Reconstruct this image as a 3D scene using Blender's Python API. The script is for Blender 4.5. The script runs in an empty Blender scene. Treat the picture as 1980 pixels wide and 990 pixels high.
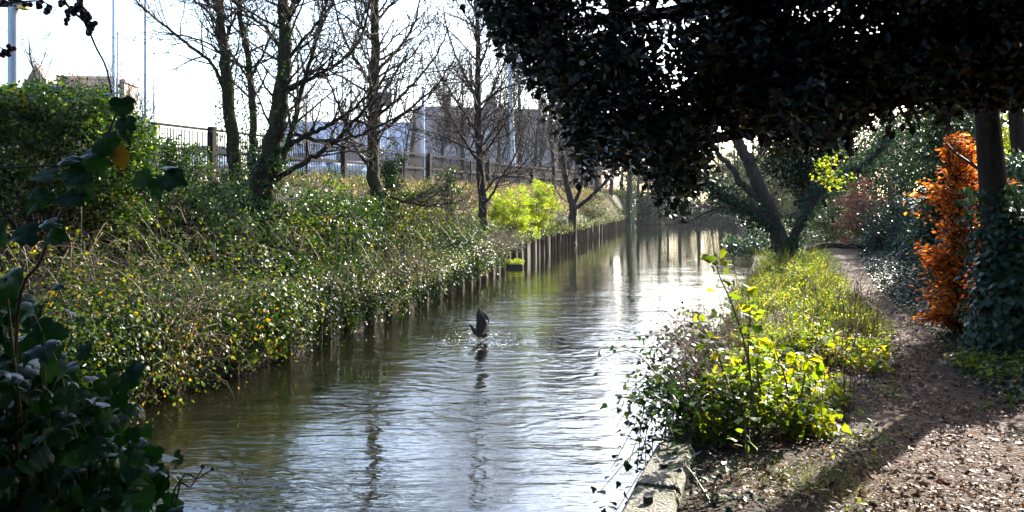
import bpy, math, random
import numpy as np
from mathutils import Vector

R = np.random.default_rng(11)
random.seed(5)
SC = bpy.context.scene
COL = SC.collection
F, HY, EYE = 1650.0, 388.0, 2.4          # focal length and horizon row of the 1980 px photograph, eye height above the water
SUN_AZ, SUN_EL = math.radians(37.5), math.radians(27.0)   # azimuth from +Y towards +X
up = np.array([0., 0., 1.])


def P(px, py, Y):
    return np.array([(px - 990.) / F * Y, Y, EYE + (HY - py) / F * Y])


# ------------------------------------------------------------------ tagging
def tag(o, label=None, cat=None, group=None, kind=None):
    if label: o['label'] = label
    if cat: o['category'] = cat
    if group: o['group'] = group
    if kind: o['kind'] = kind
    return o


def empty(name, loc, label, cat, group=None):
    o = bpy.data.objects.new(name, None)
    o.empty_display_size = .2
    COL.objects.link(o)
    o.location = tuple(float(v) for v in loc)
    return tag(o, label, cat, group)


# ------------------------------------------------------------------ mesh building
def nrm(a):
    return a / np.maximum(np.linalg.norm(a, axis=-1, keepdims=True), 1e-9)


class MB:
    def __init__(self):
        self.v = []; self.f = []; self.n = 0

    def add(self, V, faces, rnd=None):
        V = np.asarray(V, float).reshape(-1, 3)
        for F_ in faces:
            F_ = np.asarray(F_, np.int64)
            if F_.size == 0: continue
            r = np.zeros(len(F_)) if rnd is None else (np.full(len(F_), rnd) if np.isscalar(rnd) else np.asarray(rnd))
            self.f.append((F_ + self.n, r))
        self.v.append(V); self.n += len(V)
        return self

    def tube(self, pts, rad, k=6, cap=True, rnd=0.):
        pts = np.asarray(pts, float); n = len(pts)
        rad = np.broadcast_to(np.asarray(rad, float), (n,))
        t = nrm(np.gradient(pts, axis=0))
        ref = np.array([.31, .17, .93]) if abs(t[:, 2].mean()) < .8 else np.array([.95, .25, .1])
        a = nrm(np.cross(t, ref)); b = np.cross(t, a)
        th = np.arange(k) * 2 * math.pi / k
        V = pts[:, None] + rad[:, None, None] * (np.cos(th)[None, :, None] * a[:, None] + np.sin(th)[None, :, None] * b[:, None])
        i = np.arange(n - 1)[:, None] * k; j = np.arange(k)[None]; j2 = (j + 1) % k
        q = np.stack([i + j, i + j2, i + k + j2, i + k + j], -1).reshape(-1, 4)
        self.add(V.reshape(-1, 3), [q], rnd)
        if cap and k <= 8:
            base = self.n - n * k
            for s, rev in ((base, True), (self.n - k, False)):
                ring = list(range(s, s + k))
                self.f.append((np.array([ring[::-1] if rev else ring]), np.array([rnd])))
        return self

    def box(self, c, size, rz=0., rnd=0., bev=0.):
        sx, sy, sz = np.asarray(size) / 2.
        V = np.array([[x, y, z] for z in (-sz, sz) for x, y in ((-sx, -sy), (sx, -sy), (sx, sy), (-sx, sy))])
        ca, sa = math.cos(rz), math.sin(rz)
        V = np.stack([V[:, 0] * ca - V[:, 1] * sa, V[:, 0] * sa + V[:, 1] * ca, V[:, 2]], 1) + np.asarray(c)
        return self.add(V, [[[3, 2, 1, 0], [4, 5, 6, 7], [0, 1, 5, 4], [1, 2, 6, 5], [2, 3, 7, 6], [3, 0, 4, 7]]], rnd)

    def ball(self, c, r, seg=8, rings=6, rnd=0.):
        c = np.asarray(c, float); r = np.broadcast_to(np.asarray(r, float), (3,))
        ph = np.linspace(0.02, math.pi - .02, rings + 1); th = np.arange(seg) * 2 * math.pi / seg
        V = np.stack([np.outer(np.sin(ph), np.cos(th)), np.outer(np.sin(ph), np.sin(th)), np.outer(np.cos(ph), np.ones(seg))], -1) * r + c
        i = np.arange(rings)[:, None] * seg; j = np.arange(seg)[None]; j2 = (j + 1) % seg
        return self.add(V.reshape(-1, 3), [np.stack([i + j, i + seg + j, i + seg + j2, i + j2], -1).reshape(-1, 4)], rnd)

    def build(self, name, mat, parent=None, smooth=True, loc=None, bevel=0.):
        me = bpy.data.meshes.new(name)
        V = np.concatenate(self.v) if self.v else np.zeros((0, 3))
        org = np.zeros(3)
        if loc is not None: org = np.asarray(loc, float)
        elif parent is not None: org = np.array(parent.location)
        V = V - org
        idx = np.concatenate([f.ravel() for f, _ in self.f]).astype(np.int32)
        tot = np.concatenate([np.full(len(f), f.shape[1]) for f, _ in self.f]).astype(np.int32)
        rn = np.concatenate([r for _, r in self.f]).astype(np.float32)
        st = np.concatenate([[0], np.cumsum(tot)[:-1]]).astype(np.int32)
        me.vertices.add(len(V)); me.vertices.foreach_set('co', V.astype(np.float32).ravel())
        me.loops.add(len(idx)); me.loops.foreach_set('vertex_index', idx)
        me.polygons.add(len(tot)); me.polygons.foreach_set('loop_start', st)
        me.polygons.foreach_set('use_smooth', np.full(len(tot), bool(smooth)))
        at = me.attributes.new('rnd', 'FLOAT', 'FACE'); at.data.foreach_set('value', rn)
        me.update(calc_edges=True)
        me.validate()
        me.materials.append(mat)
        o = bpy.data.objects.new(name, me); COL.objects.link(o)
        if parent is not None: o.parent = parent
        elif loc is not None: o.location = tuple(float(v) for v in org)
        if bevel:
            m = o.modifiers.new('bevel', 'BEVEL'); m.width = bevel; m.segments = 2; m.limit_method = 'ANGLE'
        return o


def copy_tree(o, parent=None):
    c = o.copy(); COL.objects.link(c)
    if parent is not None: c.parent = parent
    for ch in list(o.children): copy_tree(ch, c)
    return c


# ------------------------------------------------------------------ leaf templates (w across, u along, n up)
def mirror_tpl(mid, left):
    k = len(mid); V = list(mid)
    for l in left: V.append(l)
    for l in left: V.append((-l[0], l[1], l[2]))
    return np.array(V, float)


T_DIA = (np.array([(0, 0, 0), (-.31, .45, .09), (0, 1, -.08), (.31, .45, .09)], float), [np.array([(0, 2, 1), (0, 3, 2)])])
_v = np.array([(0, 0, 0), (0, .35, -.02), (0, .7, -.03), (0, 1, -.14), (-.27, .28, .06), (-.27, .62, .03), (.27, .28, .06), (.27, .62, .03)], float)
T_OVAL = (_v, [np.array([(0, 1, 4), (0, 6, 1), (2, 3, 5), (3, 2, 7)]), np.array([(1, 2, 5, 4), (2, 1, 6, 7)])])
_o = [(0, .0), (-.2, -.12), (-.42, -.02), (-.52, .16), (-.43, .3), (-.46, .5), (-.32, .6), (-.15, .78), (0, 1.0)]
_o = _o + [(-x, y) for x, y in _o[-2:0:-1]]
_iv = [(0, .34, .0)] + [(x, y, .3 * abs(x) - .75 * x * x - .3 * (y - .3) ** 2) for x, y in _o]
_n = len(_o)
T_IVY = (np.array(_iv, float), [np.array([(0, 1 + (i + 1) % _n, 1 + i) for i in range(_n)])])
def smooth_outline(o_, sub=2):
    p = np.array(o_, float); n_ = len(p); out = []
    for i_ in range(n_):
        a, b_, c_, d_ = p[i_ - 1], p[i_], p[(i_ + 1) % n_], p[(i_ + 2) % n_]
        for t in np.arange(sub) / sub:
            out.append(.5 * (2 * b_ + (c_ - a) * t + (2 * a - 5 * b_ + 4 * c_ - d_) * t * t + (-a + 3 * b_ - 3 * c_ + d_) * t ** 3))
    return out
_os = smooth_outline(_o); _zf = lambda x, y: .34 * abs(x) - .8 * x * x - .34 * (y - .3) ** 2 + .03 * math.sin(9 * y) * abs(x)
_ns = len(_os)
_V3 = [(0, .34, 0)] + [(x * .55, .34 + (y - .34) * .55, _zf(x * .55, .34 + (y - .34) * .55)) for x, y in _os] + [(x, y, _zf(x, y)) for x, y in _os]
T_IVYS = (np.array(_V3, float), [np.array([(0, 1 + (i + 1) % _ns, 1 + i) for i in range(_ns)]), np.array([(1 + i, 1 + (i + 1) % _ns, 1 + _ns + (i + 1) % _ns, 1 + _ns + i) for i in range(_ns)])])
T_BLADE = (np.array([(-.018, 0, 0), (.018, 0, 0), (.016, .5, .06), (-.016, .5, .06), (0, 1, .32)], float), [np.array([(2, 3, 4)]), np.array([(0, 1, 2, 3)])])
_o3 = [(0, 0), (-.32, .1), (-.36, .38), (-.2, .52), (-.12, .8), (0, 1.0)]
_o3 = _o3 + [(-x, y) for x, y in _o3[-2:0:-1]]
T_TOOTH = (np.array([(0, .4, -.03)] + [(x, y, .2 * abs(x) - .1 * y * y) for x, y in _o3], float), [np.array([(0, 1 + (i + 1) % len(_o3), 1 + i) for i in range(len(_o3))])])


def leaves(mb, pts, size, tpl, normal=None, nrand=.8, along=None, urand=.6, rnd=None):
    pts = np.asarray(pts, float); n = len(pts)
    if n == 0: return mb
    N_ = (np.tile(up, (n, 1)) if normal is None else np.broadcast_to(np.asarray(normal, float), (n, 3))) + R.normal(0, nrand, (n, 3))
    N_ = nrm(N_)
    U = R.normal(0, 1, (n, 3)) if along is None else np.broadcast_to(np.asarray(along, float), (n, 3)) + R.normal(0, urand, (n, 3))
    W = nrm(np.cross(U, N_)); U = np.cross(N_, W)
    size = np.broadcast_to(np.asarray(size, float), (n,))
    tv, tf = tpl; k = len(tv)
    curl = R.uniform(.3, 1.9, n)
    wid = R.uniform(.8, 1.15, n)
    V = pts[:, None] + size[:, None, None] * (tv[None, :, 0, None] * wid[:, None, None] * W[:, None] + tv[None, :, 1, None] * U[:, None]
                                              + tv[None, :, 2, None] * curl[:, None, None] * N_[:, None])
    rr = R.random(n) if rnd is None else np.broadcast_to(rnd, (n,))
    first = True
    for f in tf:
        FF = (np.arange(n)[:, None, None] * k + f[None]).reshape(-1, f.shape[1])
        if first:
            mb.add(V.reshape(-1, 3), [FF], np.repeat(rr, len(f))); first = False
        else:
            mb.f.append((FF + mb.n - n * k, np.repeat(rr, len(f))))
    return mb


def clumps(centers, rad, per):
    """Points gathered round clump centres, denser towards the shell."""
    centers = np.asarray(centers, float)
    c = np.repeat(centers, per, 0)
    rad = np.repeat(np.broadcast_to(np.asarray(rad, float), (len(centers),)), per)
    d = nrm(R.normal(0, 1, c.shape)) * (R.random(len(c)) ** .45)[:, None]
    return c + d * rad[:, None] * np.array([1, 1, .75])


def vnoise(x, y, s, seed=0):
    """cheap smooth 2-D value noise, 0..1"""
    g = np.random.default_rng(100 + seed).random((64, 64))
    x = np.asarray(x, float) / s; y = np.asarray(y, float) / s
    xi = np.floor(x).astype(int); yi = np.floor(y).astype(int)
    fx = x - xi; fy = y - yi
    fx = fx * fx * (3 - 2 * fx); fy = fy * fy * (3 - 2 * fy)
    G = lambda i, j: g[i % 64, j % 64]
    return (G(xi, yi) * (1 - fx) + G(xi + 1, yi) * fx) * (1 - fy) + (G(xi, yi + 1) * (1 - fx) + G(xi + 1, yi + 1) * fx) * fy


# ------------------------------------------------------------------ materials
def new_mat(name):
    m = bpy.data.materials.new(name); m.use_nodes = True
    nt = m.node_tree; nt.nodes.clear()
    return m, nt


def node(nt, t, **kw):
    n = nt.nodes.new(t)
    for k, v in kw.items():
        if k in n.inputs: n.inputs[k].default_value = v
        else: setattr(n, k, v)
    return n


def ramp(nt, stops):
    r = nt.nodes.new('ShaderNodeValToRGB'); e = r.color_ramp.elements
    while len(e) < len(stops): e.new(.5)
    for i, (p, c) in enumerate(stops):
        e[i].position = p; e[i].color = (*c, 1)
    return r


def leaf_mat(name, stops, rough=.42, trans=.4, gain=1.6, spec=.45, tint=(1.15, 1.0, .35), mottle=False):
    m, nt = new_mat(name); L = nt.links
    a = node(nt, 'ShaderNodeAttribute', attribute_name='rnd')
    r = ramp(nt, [(q, tuple(.85 * x for x in c)) for q, c in stops]); L.new(a.outputs['Fac'], r.inputs[0])
    p = node(nt, 'ShaderNodeBsdfPrincipled'); p.inputs['Roughness'].default_value = rough
    p.inputs['Specular IOR Level'].default_value = spec * .8
    L.new(r.outputs[0], p.inputs['Base Color'])
    mx = node(nt, 'ShaderNodeVectorMath', operation='MULTIPLY'); mx.inputs[1].default_value = tuple(gain * t for t in tint)
    L.new(r.outputs[0], mx.inputs[0])
    if mottle:
        tc = node(nt, 'ShaderNodeTexCoord'); vo = node(nt, 'ShaderNodeTexVoronoi', feature='DISTANCE_TO_EDGE'); vo.inputs['Scale'].default_value = 55; L.new(tc.outputs['Object'], vo.inputs['Vector'])
        nz = node(nt, 'ShaderNodeTexNoise'); nz.inputs['Scale'].default_value = 32; nz.inputs['Detail'].default_value = 5; L.new(tc.outputs['Object'], nz.inputs['Vector'])
        vr = ramp(nt, [(0, (2.2, 2.0, 1.6)), (.05, (1, 1, 1))]); L.new(vo.outputs['Distance'], vr.inputs[0])
        nr_ = ramp(nt, [(.3, (.55, .6, .6)), (.7, (1.3, 1.2, 1.1))]); L.new(nz.outputs['Fac'], nr_.inputs[0])
        m1 = node(nt, 'ShaderNodeVectorMath', operation='MULTIPLY'); L.new(vr.outputs[0], m1.inputs[0]); L.new(nr_.outputs[0], m1.inputs[1])
        m2 = node(nt, 'ShaderNodeVectorMath', operation='MULTIPLY'); L.new(m1.outputs[0], m2.inputs[0]); L.new(r.outputs[0], m2.inputs[1]); L.new(m2.outputs[0], p.inputs['Base Color'])
        bp = node(nt, 'ShaderNodeBump'); bp.inputs['Strength'].default_value = .35; bp.inputs['Distance'].default_value = .004; L.new(nz.outputs['Fac'], bp.inputs['Height']); L.new(bp.outputs[0], p.inputs['Normal'])
    t = node(nt, 'ShaderNodeBsdfTranslucent'); L.new(mx.outputs[0], t.inputs['Color'])
    s = node(nt, 'ShaderNodeMixShader'); s.inputs[0].default_value = trans
    L.new(p.outputs[0], s.inputs[1]); L.new(t.outputs[0], s.inputs[2])
    o = node(nt, 'ShaderNodeOutputMaterial'); L.new(s.outputs[0], o.inputs[0])
    return m


def noise_mat(name, stops, scale=8., detail=6., rough=.8, bump=.3, dist=.02, stretch=(1, 1, 1), spec=.3, metallic=0.):
    m, nt = new_mat(name); L = nt.links
    tc = node(nt, 'ShaderNodeTexCoord'); mp = node(nt, 'ShaderNodeMapping'); mp.inputs['Scale'].default_value = stretch
    L.new(tc.outputs['Object'], mp.inputs[0])
    n = node(nt, 'ShaderNodeTexNoise'); n.inputs['Scale'].default_value = scale; n.inputs['Detail'].default_value = detail
    n.inputs['Roughness'].default_value = .65
    L.new(mp.outputs[0], n.inputs['Vector'])
    r = ramp(nt, stops); L.new(n.outputs['Fac'], r.inputs[0])
    p = node(nt, 'ShaderNodeBsdfPrincipled'); p.inputs['Roughness'].default_value = rough
    p.inputs['Specular IOR Level'].default_value = spec if rough < .7 else spec * .3; p.inputs['Metallic'].default_value = metallic
    L.new(r.outputs[0], p.inputs['Base Color'])
    if bump:
        b = node(nt, 'ShaderNodeBump'); b.inputs['Strength'].default_value = bump; b.inputs['Distance'].default_value = dist
        L.new(n.outputs['Fac'], b.inputs['Height']); L.new(b.outputs[0], p.inputs['Normal'])
    o = node(nt, 'ShaderNodeOutputMaterial'); L.new(p.outputs[0], o.inputs[0])
    return m


M = {}
M['bramble'] = leaf_mat('bramble leaf', [(0, (.003, .011, .004)), (.45, (.009, .028, .006)), (.75, (.036, .065, .008)), (.92, (.1, .115, .011)), (1, (.24, .15, .012))], .36, .36, 2.5, .14)
M['laurel'] = leaf_mat('laurel leaf', [(0, (.004, .016, .005)), (.5, (.014, .04, .008)), (.85, (.05, .095, .012)), (1, (.1, .14, .014))], .3, .42, 2.1, .4)
M['bank_ivy'] = leaf_mat('bank ivy leaf', [(0, (.003, .014, .006)), (.6, (.01, .034, .01)), (1, (.045, .085, .015))], .3, .32, 2.2, .22)
M['yellowgreen'] = leaf_mat('yellow green leaf', [(0, (.06, .12, .007)), (.6, (.12, .19, .009)), (1, (.24, .26, .012))], .45, .55, 2.2, .3, (1.2, 1.05, .25))
M['nettle'] = leaf_mat('nettle leaf', [(0, (.03, .07, .016)), (.5, (.085, .14, .02)), (.9, (.16, .2, .025)), (1, (.28, .23, .04))], .5, .58, 2.1, .3, (1.25, 1.05, .22))
M['grass'] = leaf_mat('grass blade', [(0, (.04, .085, .018)), (.55, (.085, .14, .03)), (.85, (.2, .2, .07)), (1, (.34, .28, .14))], .5, .45, 1.5, .3, (1.1, 1.0, .45))
M['straw'] = leaf_mat('dry grass', [(0, (.12, .1, .05)), (.6, (.24, .19, .1)), (1, (.4, .32, .18))], .6, .35, 1.2, .2, (1, .95, .8))
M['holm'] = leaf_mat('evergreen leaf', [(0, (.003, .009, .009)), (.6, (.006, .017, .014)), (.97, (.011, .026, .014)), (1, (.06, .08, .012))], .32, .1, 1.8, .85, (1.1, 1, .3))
M['near_ivy'] = leaf_mat('glossy ivy leaf', [(0, (.004, .02, .01)), (.6, (.009, .04, .013)), (1, (.022, .075, .012))], .3, .24, 2.2, .42, (.9, 1.1, .3), True)
M['hedge_ivy'] = leaf_mat('hedge ivy leaf', [(0, (.006, .024, .021)), (.6, (.014, .042, .031)), (1, (.04, .08, .025))], .34, .2, 1.6, .28, (1, 1, .4))
M['ivy_teal'] = leaf_mat('trunk ivy leaf', [(0, (.006, .03, .023)), (.7, (.016, .055, .035)), (1, (.05, .1, .035))], .4, .25, 1.6, .2)
M['beech'] = leaf_mat('copper beech leaf', [(0, (.1, .035, .014)), (.3, (.26, .07, .012)), (.65, (.48, .16, .016)), (1, (.62, .32, .04))], .7, .58, 1.6, .06, (1.2, .85, .5))
M['redbush'] = leaf_mat('dull red leaf', [(0, (.1, .03, .025)), (1, (.2, .08, .06))], .55, .4, 1.3, .25, (1.1, .9, .8))
M['litter'] = leaf_mat('fallen leaf', [(0, (.03, .015, .009)), (.45, (.085, .045, .026)), (.75, (.28, .17, .115)), (.93, (.42, .28, .19)), (1, (.5, .19, .025))], .6, .15, 1.2, .25, (1, .9, .7))
M['conifer'] = leaf_mat('dark evergreen spray', [(0, (.008, .024, .018)), (.7, (.018, .045, .026)), (1, (.05, .085, .03))], .6, .14, 1.5, .1)
M['farleaf'] = leaf_mat('far foliage', [(0, (.02, .04, .022)), (.6, (.045, .07, .035)), (1, (.12, .14, .08))], .55, .35, 1.5, .15)
M['yellowleaf'] = leaf_mat('yellowed leaf', [(0, (.1, .065, .006)), (1, (.2, .13, .01))], .4, .4, 1.2, .4, (1.1, .9, .2), True)
M['bark'] = noise_mat('brown bark', [(.3, (.011, .008, .006)), (.7, (.04, .03, .022))], 14, 8, .9, .6, .03, (1, 1, .25))
M['mossbark'] = noise_mat('mossy bark', [(.3, (.012, .009, .007)), (.55, (.036, .03, .014)), (.75, (.06, .043, .03))], 12, 8, .9, .6, .03, (1, 1, .25))
M['greybark'] = noise_mat('grey bark', [(.3, (.022, .018, .014)), (.7, (.075, .062, .05))], 12, 8, .85, .5, .02, (1, 1, .3))
M['twig'] = noise_mat('twig bark', [(.3, (.018, .013, .01)), (.7, (.05, .036, .028))], 9, 3, .75, 0)
M['drystem'] = noise_mat('dead stem', [(.3, (.045, .03, .02)), (.7, (.14, .1, .065))], 5, 3, .7, 0)
M['purplestem'] = noise_mat('grey dry stem', [(.3, (.14, .09, .085)), (.7, (.3, .22, .2))], 5, 3, .7, 0)
M['greenstem'] = noise_mat('green stem', [(.3, (.045, .055, .018)), (.7, (.1, .1, .035))], 9, 3, .6, 0)
M['darkstem'] = noise_mat('dark stem', [(.3, (.03, .014, .014)), (.7, (.075, .03, .028))], 9, 3, .5, 0)
M['pile'] = noise_mat('weathered pile timber', [(.3, (.025, .018, .011)), (.7, (.13, .09, .052))], 10, 8, .8, .5, .015, (1, 1, .12))
M['board'] = noise_mat('wet dark boarding', [(.3, (.007, .005, .004)), (.7, (.03, .021, .014))], 7, 8, .7, .4, .015, (.3, .3, 3))
M['fencewood'] = noise_mat('creosoted fence timber', [(.3, (.008, .006, .006)), (.7, (.022, .016, .014))], 9, 7, .85, .3, .01, (1, 1, .15))
M['fencelight'] = noise_mat('greyed fence paling', [(.3, (.04, .03, .024)), (.7, (.1, .075, .06))], 9, 7, .85, .3, .01, (1, 1, .15))
M['metal'] = noise_mat('galvanised steel', [(.3, (.17, .19, .22)), (.7, (.25, .27, .3))], 12, 4, .45, .05, .005, (1, 1, .2), .5, .6)
M['whitepole'] = noise_mat('pale painted pole', [(.3, (.34, .37, .42)), (.7, (.46, .49, .54))], 12, 4, .45, 0)
M['sign'] = noise_mat('dark grey board', [(.3, (.09, .085, .1)), (.7, (.14, .13, .15))], 4, 4, .6, 0)
M['render'] = noise_mat('sandy render', [(.3, (.42, .3, .2)), (.7, (.52, .39, .27))], 2, 6, .9, 0)
M['brick'] = noise_mat('brown brick', [(.3, (.3, .22, .18)), (.7, (.4, .3, .25))], 6, 6, .9, 0)
M['slate'] = noise_mat('grey slate roof', [(.3, (.3, .3, .35)), (.7, (.4, .4, .46))], 5, 6, .6, 0)
M['rooftile'] = noise_mat('brown roof tile', [(.3, (.32, .25, .23)), (.7, (.42, .34, .31))], 5, 6, .8, 0)  # brick, slate and tile are paled in place of thicker distance haze
M['window'] = noise_mat('dark window pane', [(.3, (.02, .022, .028)), (.7, (.03, .032, .04))], 3, 2, .08, 0, spec=.6)
M['whitetrim'] = noise_mat('white trim', [(.3, (.7, .7, .7)), (.7, (.8, .8, .8))], 3, 2, .5, 0)
M['carwhite'] = noise_mat('white car paint', [(.3, (.72, .73, .75)), (.7, (.78, .79, .8))], 2, 2, .18, 0, spec=.6)
M['carsilver'] = noise_mat('silver car paint', [(.3, (.4, .43, .47)), (.7, (.46, .48, .52))], 2, 2, .2, 0, spec=.6, metallic=.5)
M['carblue'] = noise_mat('dark blue car paint', [(.3, (.03, .045, .1)), (.7, (.04, .055, .12))], 2, 2, .2, 0, spec=.6)
M['tyre'] = noise_mat('tyre rubber', [(.3, (.02, .02, .02)), (.7, (.035, .035, .035))], 8, 3, .8, 0)
M['lamp'] = noise_mat('lamp lens', [(.3, (.5, .5, .48)), (.7, (.6, .6, .56))], 4, 2, .15, 0)
M['berry'] = noise_mat('black berry skin', [(.3, (.018, .006, .014)), (.7, (.045, .014, .03))], 40, 3, .4, 0, spec=.45)
M['feather'] = noise_mat('black plumage', [(.3, (.012, .011, .013)), (.7, (.035, .03, .03))], 25, 5, .6, .2, .005, (1, 1, .4))
M['wing_lit_tone'] = noise_mat('buff lit wing edge', [(.3, (.3, .19, .15)), (.7, (.42, .29, .23))], 25, 4, .6, 0)  # buff tone paints the sunlight caught by the wing edge
M['bill'] = noise_mat('yellow bill', [(.3, (.5, .3, .05)), (.7, (.6, .4, .08))], 12, 2, .4, 0)
M['foam'] = noise_mat('white water', [(.3, (.75, .78, .8)), (.7, (.85, .87, .88))], 20, 3, .25, 0)
M['asphalt'] = noise_mat('asphalt', [(.3, (.04, .04, .042)), (.7, (.065, .065, .066))], 30, 6, .9, .2, .004)
M['raft'] = noise_mat('black raft', [(.3, (.012, .012, .012)), (.7, (.03, .028, .024))], 10, 4, .5, .2, .01)


def mat_concrete():
    m, nt = new_mat('mossy concrete'); L = nt.links
    tc = node(nt, 'ShaderNodeTexCoord')
    n1 = node(nt, 'ShaderNodeTexNoise'); n1.inputs['Scale'].default_value = 3.5; n1.inputs['Detail'].default_value = 9
    n2 = node(nt, 'ShaderNodeTexNoise'); n2.inputs['Scale'].default_value = 45; n2.inputs['Detail'].default_value = 6
    v = node(nt, 'ShaderNodeTexVoronoi'); v.inputs['Scale'].default_value = 60
    for n in (n1, n2, v): L.new(tc.outputs['Object'], n.inputs['Vector'])
    r1 = ramp(nt, [(.35, (.085, .078, .058)), (.5, (.15, .14, .11)), (.62, (.065, .075, .022))]); L.new(n1.outputs['Fac'], r1.inputs[0])
    r2 = ramp(nt, [(.35, (.35, .35, .35)), (.6, (1, 1, 1))]); L.new(n2.outputs['Fac'], r2.inputs[0])
    mx = node(nt, 'ShaderNodeVectorMath', operation='MULTIPLY'); L.new(r1.outputs[0], mx.inputs[0]); L.new(r2.outputs[0], mx.inputs[1])
    p = node(nt, 'ShaderNodeBsdfPrincipled'); p.inputs['Roughness'].default_value = .85; L.new(mx.outputs[0], p.inputs['Base Color'])
    ad = node(nt, 'ShaderNodeMath', operation='ADD'); L.new(n2.outputs['Fac'], ad.inputs[0]); L.new(v.outputs['Distance'], ad.inputs[1])
    b = node(nt, 'ShaderNodeBump'); b.inputs['Strength'].default_value = .7; b.inputs['Distance'].default_value = .012
    L.new(ad.outputs[0], b.inputs['Height']); L.new(b.outputs[0], p.inputs['Normal'])
    o = node(nt, 'ShaderNodeOutputMaterial'); L.new(p.outputs[0], o.inputs[0])
    return m


def mat_earth(name, stops, fine):
    m, nt = new_mat(name); L = nt.links
    tc = node(nt, 'ShaderNodeTexCoord')
    n1 = node(nt, 'ShaderNodeTexNoise'); n1.inputs['Scale'].default_value = 1.7; n1.inputs['Detail'].default_value = 10; n1.inputs['Roughness'].default_value = .7
    n2 = node(nt, 'ShaderNodeTexNoise'); n2.inputs['Scale'].default_value = 34; n2.inputs['Detail'].default_value = 8; n2.inputs['Roughness'].default_value = .7
    v = node(nt, 'ShaderNodeTexVoronoi'); v.inputs['Scale'].default_value = 26
    for n in (n1, n2, v): L.new(tc.outputs['Object'], n.inputs['Vector'])
    r1 = ramp(nt, stops); L.new(n1.outputs['Fac'], r1.inputs[0])
    r2 = ramp(nt, fine); L.new(n2.outputs['Fac'], r2.inputs[0])
    mx = node(nt, 'ShaderNodeVectorMath', operation='MULTIPLY'); L.new(r1.outputs[0], mx.inputs[0]); L.new(r2.outputs[0], mx.inputs[1])
    p = node(nt, 'ShaderNodeBsdfPrincipled'); p.inputs['Roughness'].default_value = .9; p.inputs['Specular IOR Level'].default_value = .2
    L.new(mx.outputs[0], p.inputs['Base Color'])
    ad = node(nt, 'ShaderNodeMath', operation='ADD'); L.new(n2.outputs['Fac'], ad.inputs[0]); L.new(v.outputs['Distance'], ad.inputs[1])
    b = node(nt, 'ShaderNodeBump'); b.inputs['Strength'].default_value = .9; b.inputs['Distance'].default_value = .03
    L.new(ad.outputs[0], b.inputs['Height']); L.new(b.outputs[0], p.inputs['Normal'])
    o = node(nt, 'ShaderNodeOutputMaterial'); L.new(p.outputs[0], o.inputs[0])
    return m


BIRD = np.array([-.55, 14.6, 0.])


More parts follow.
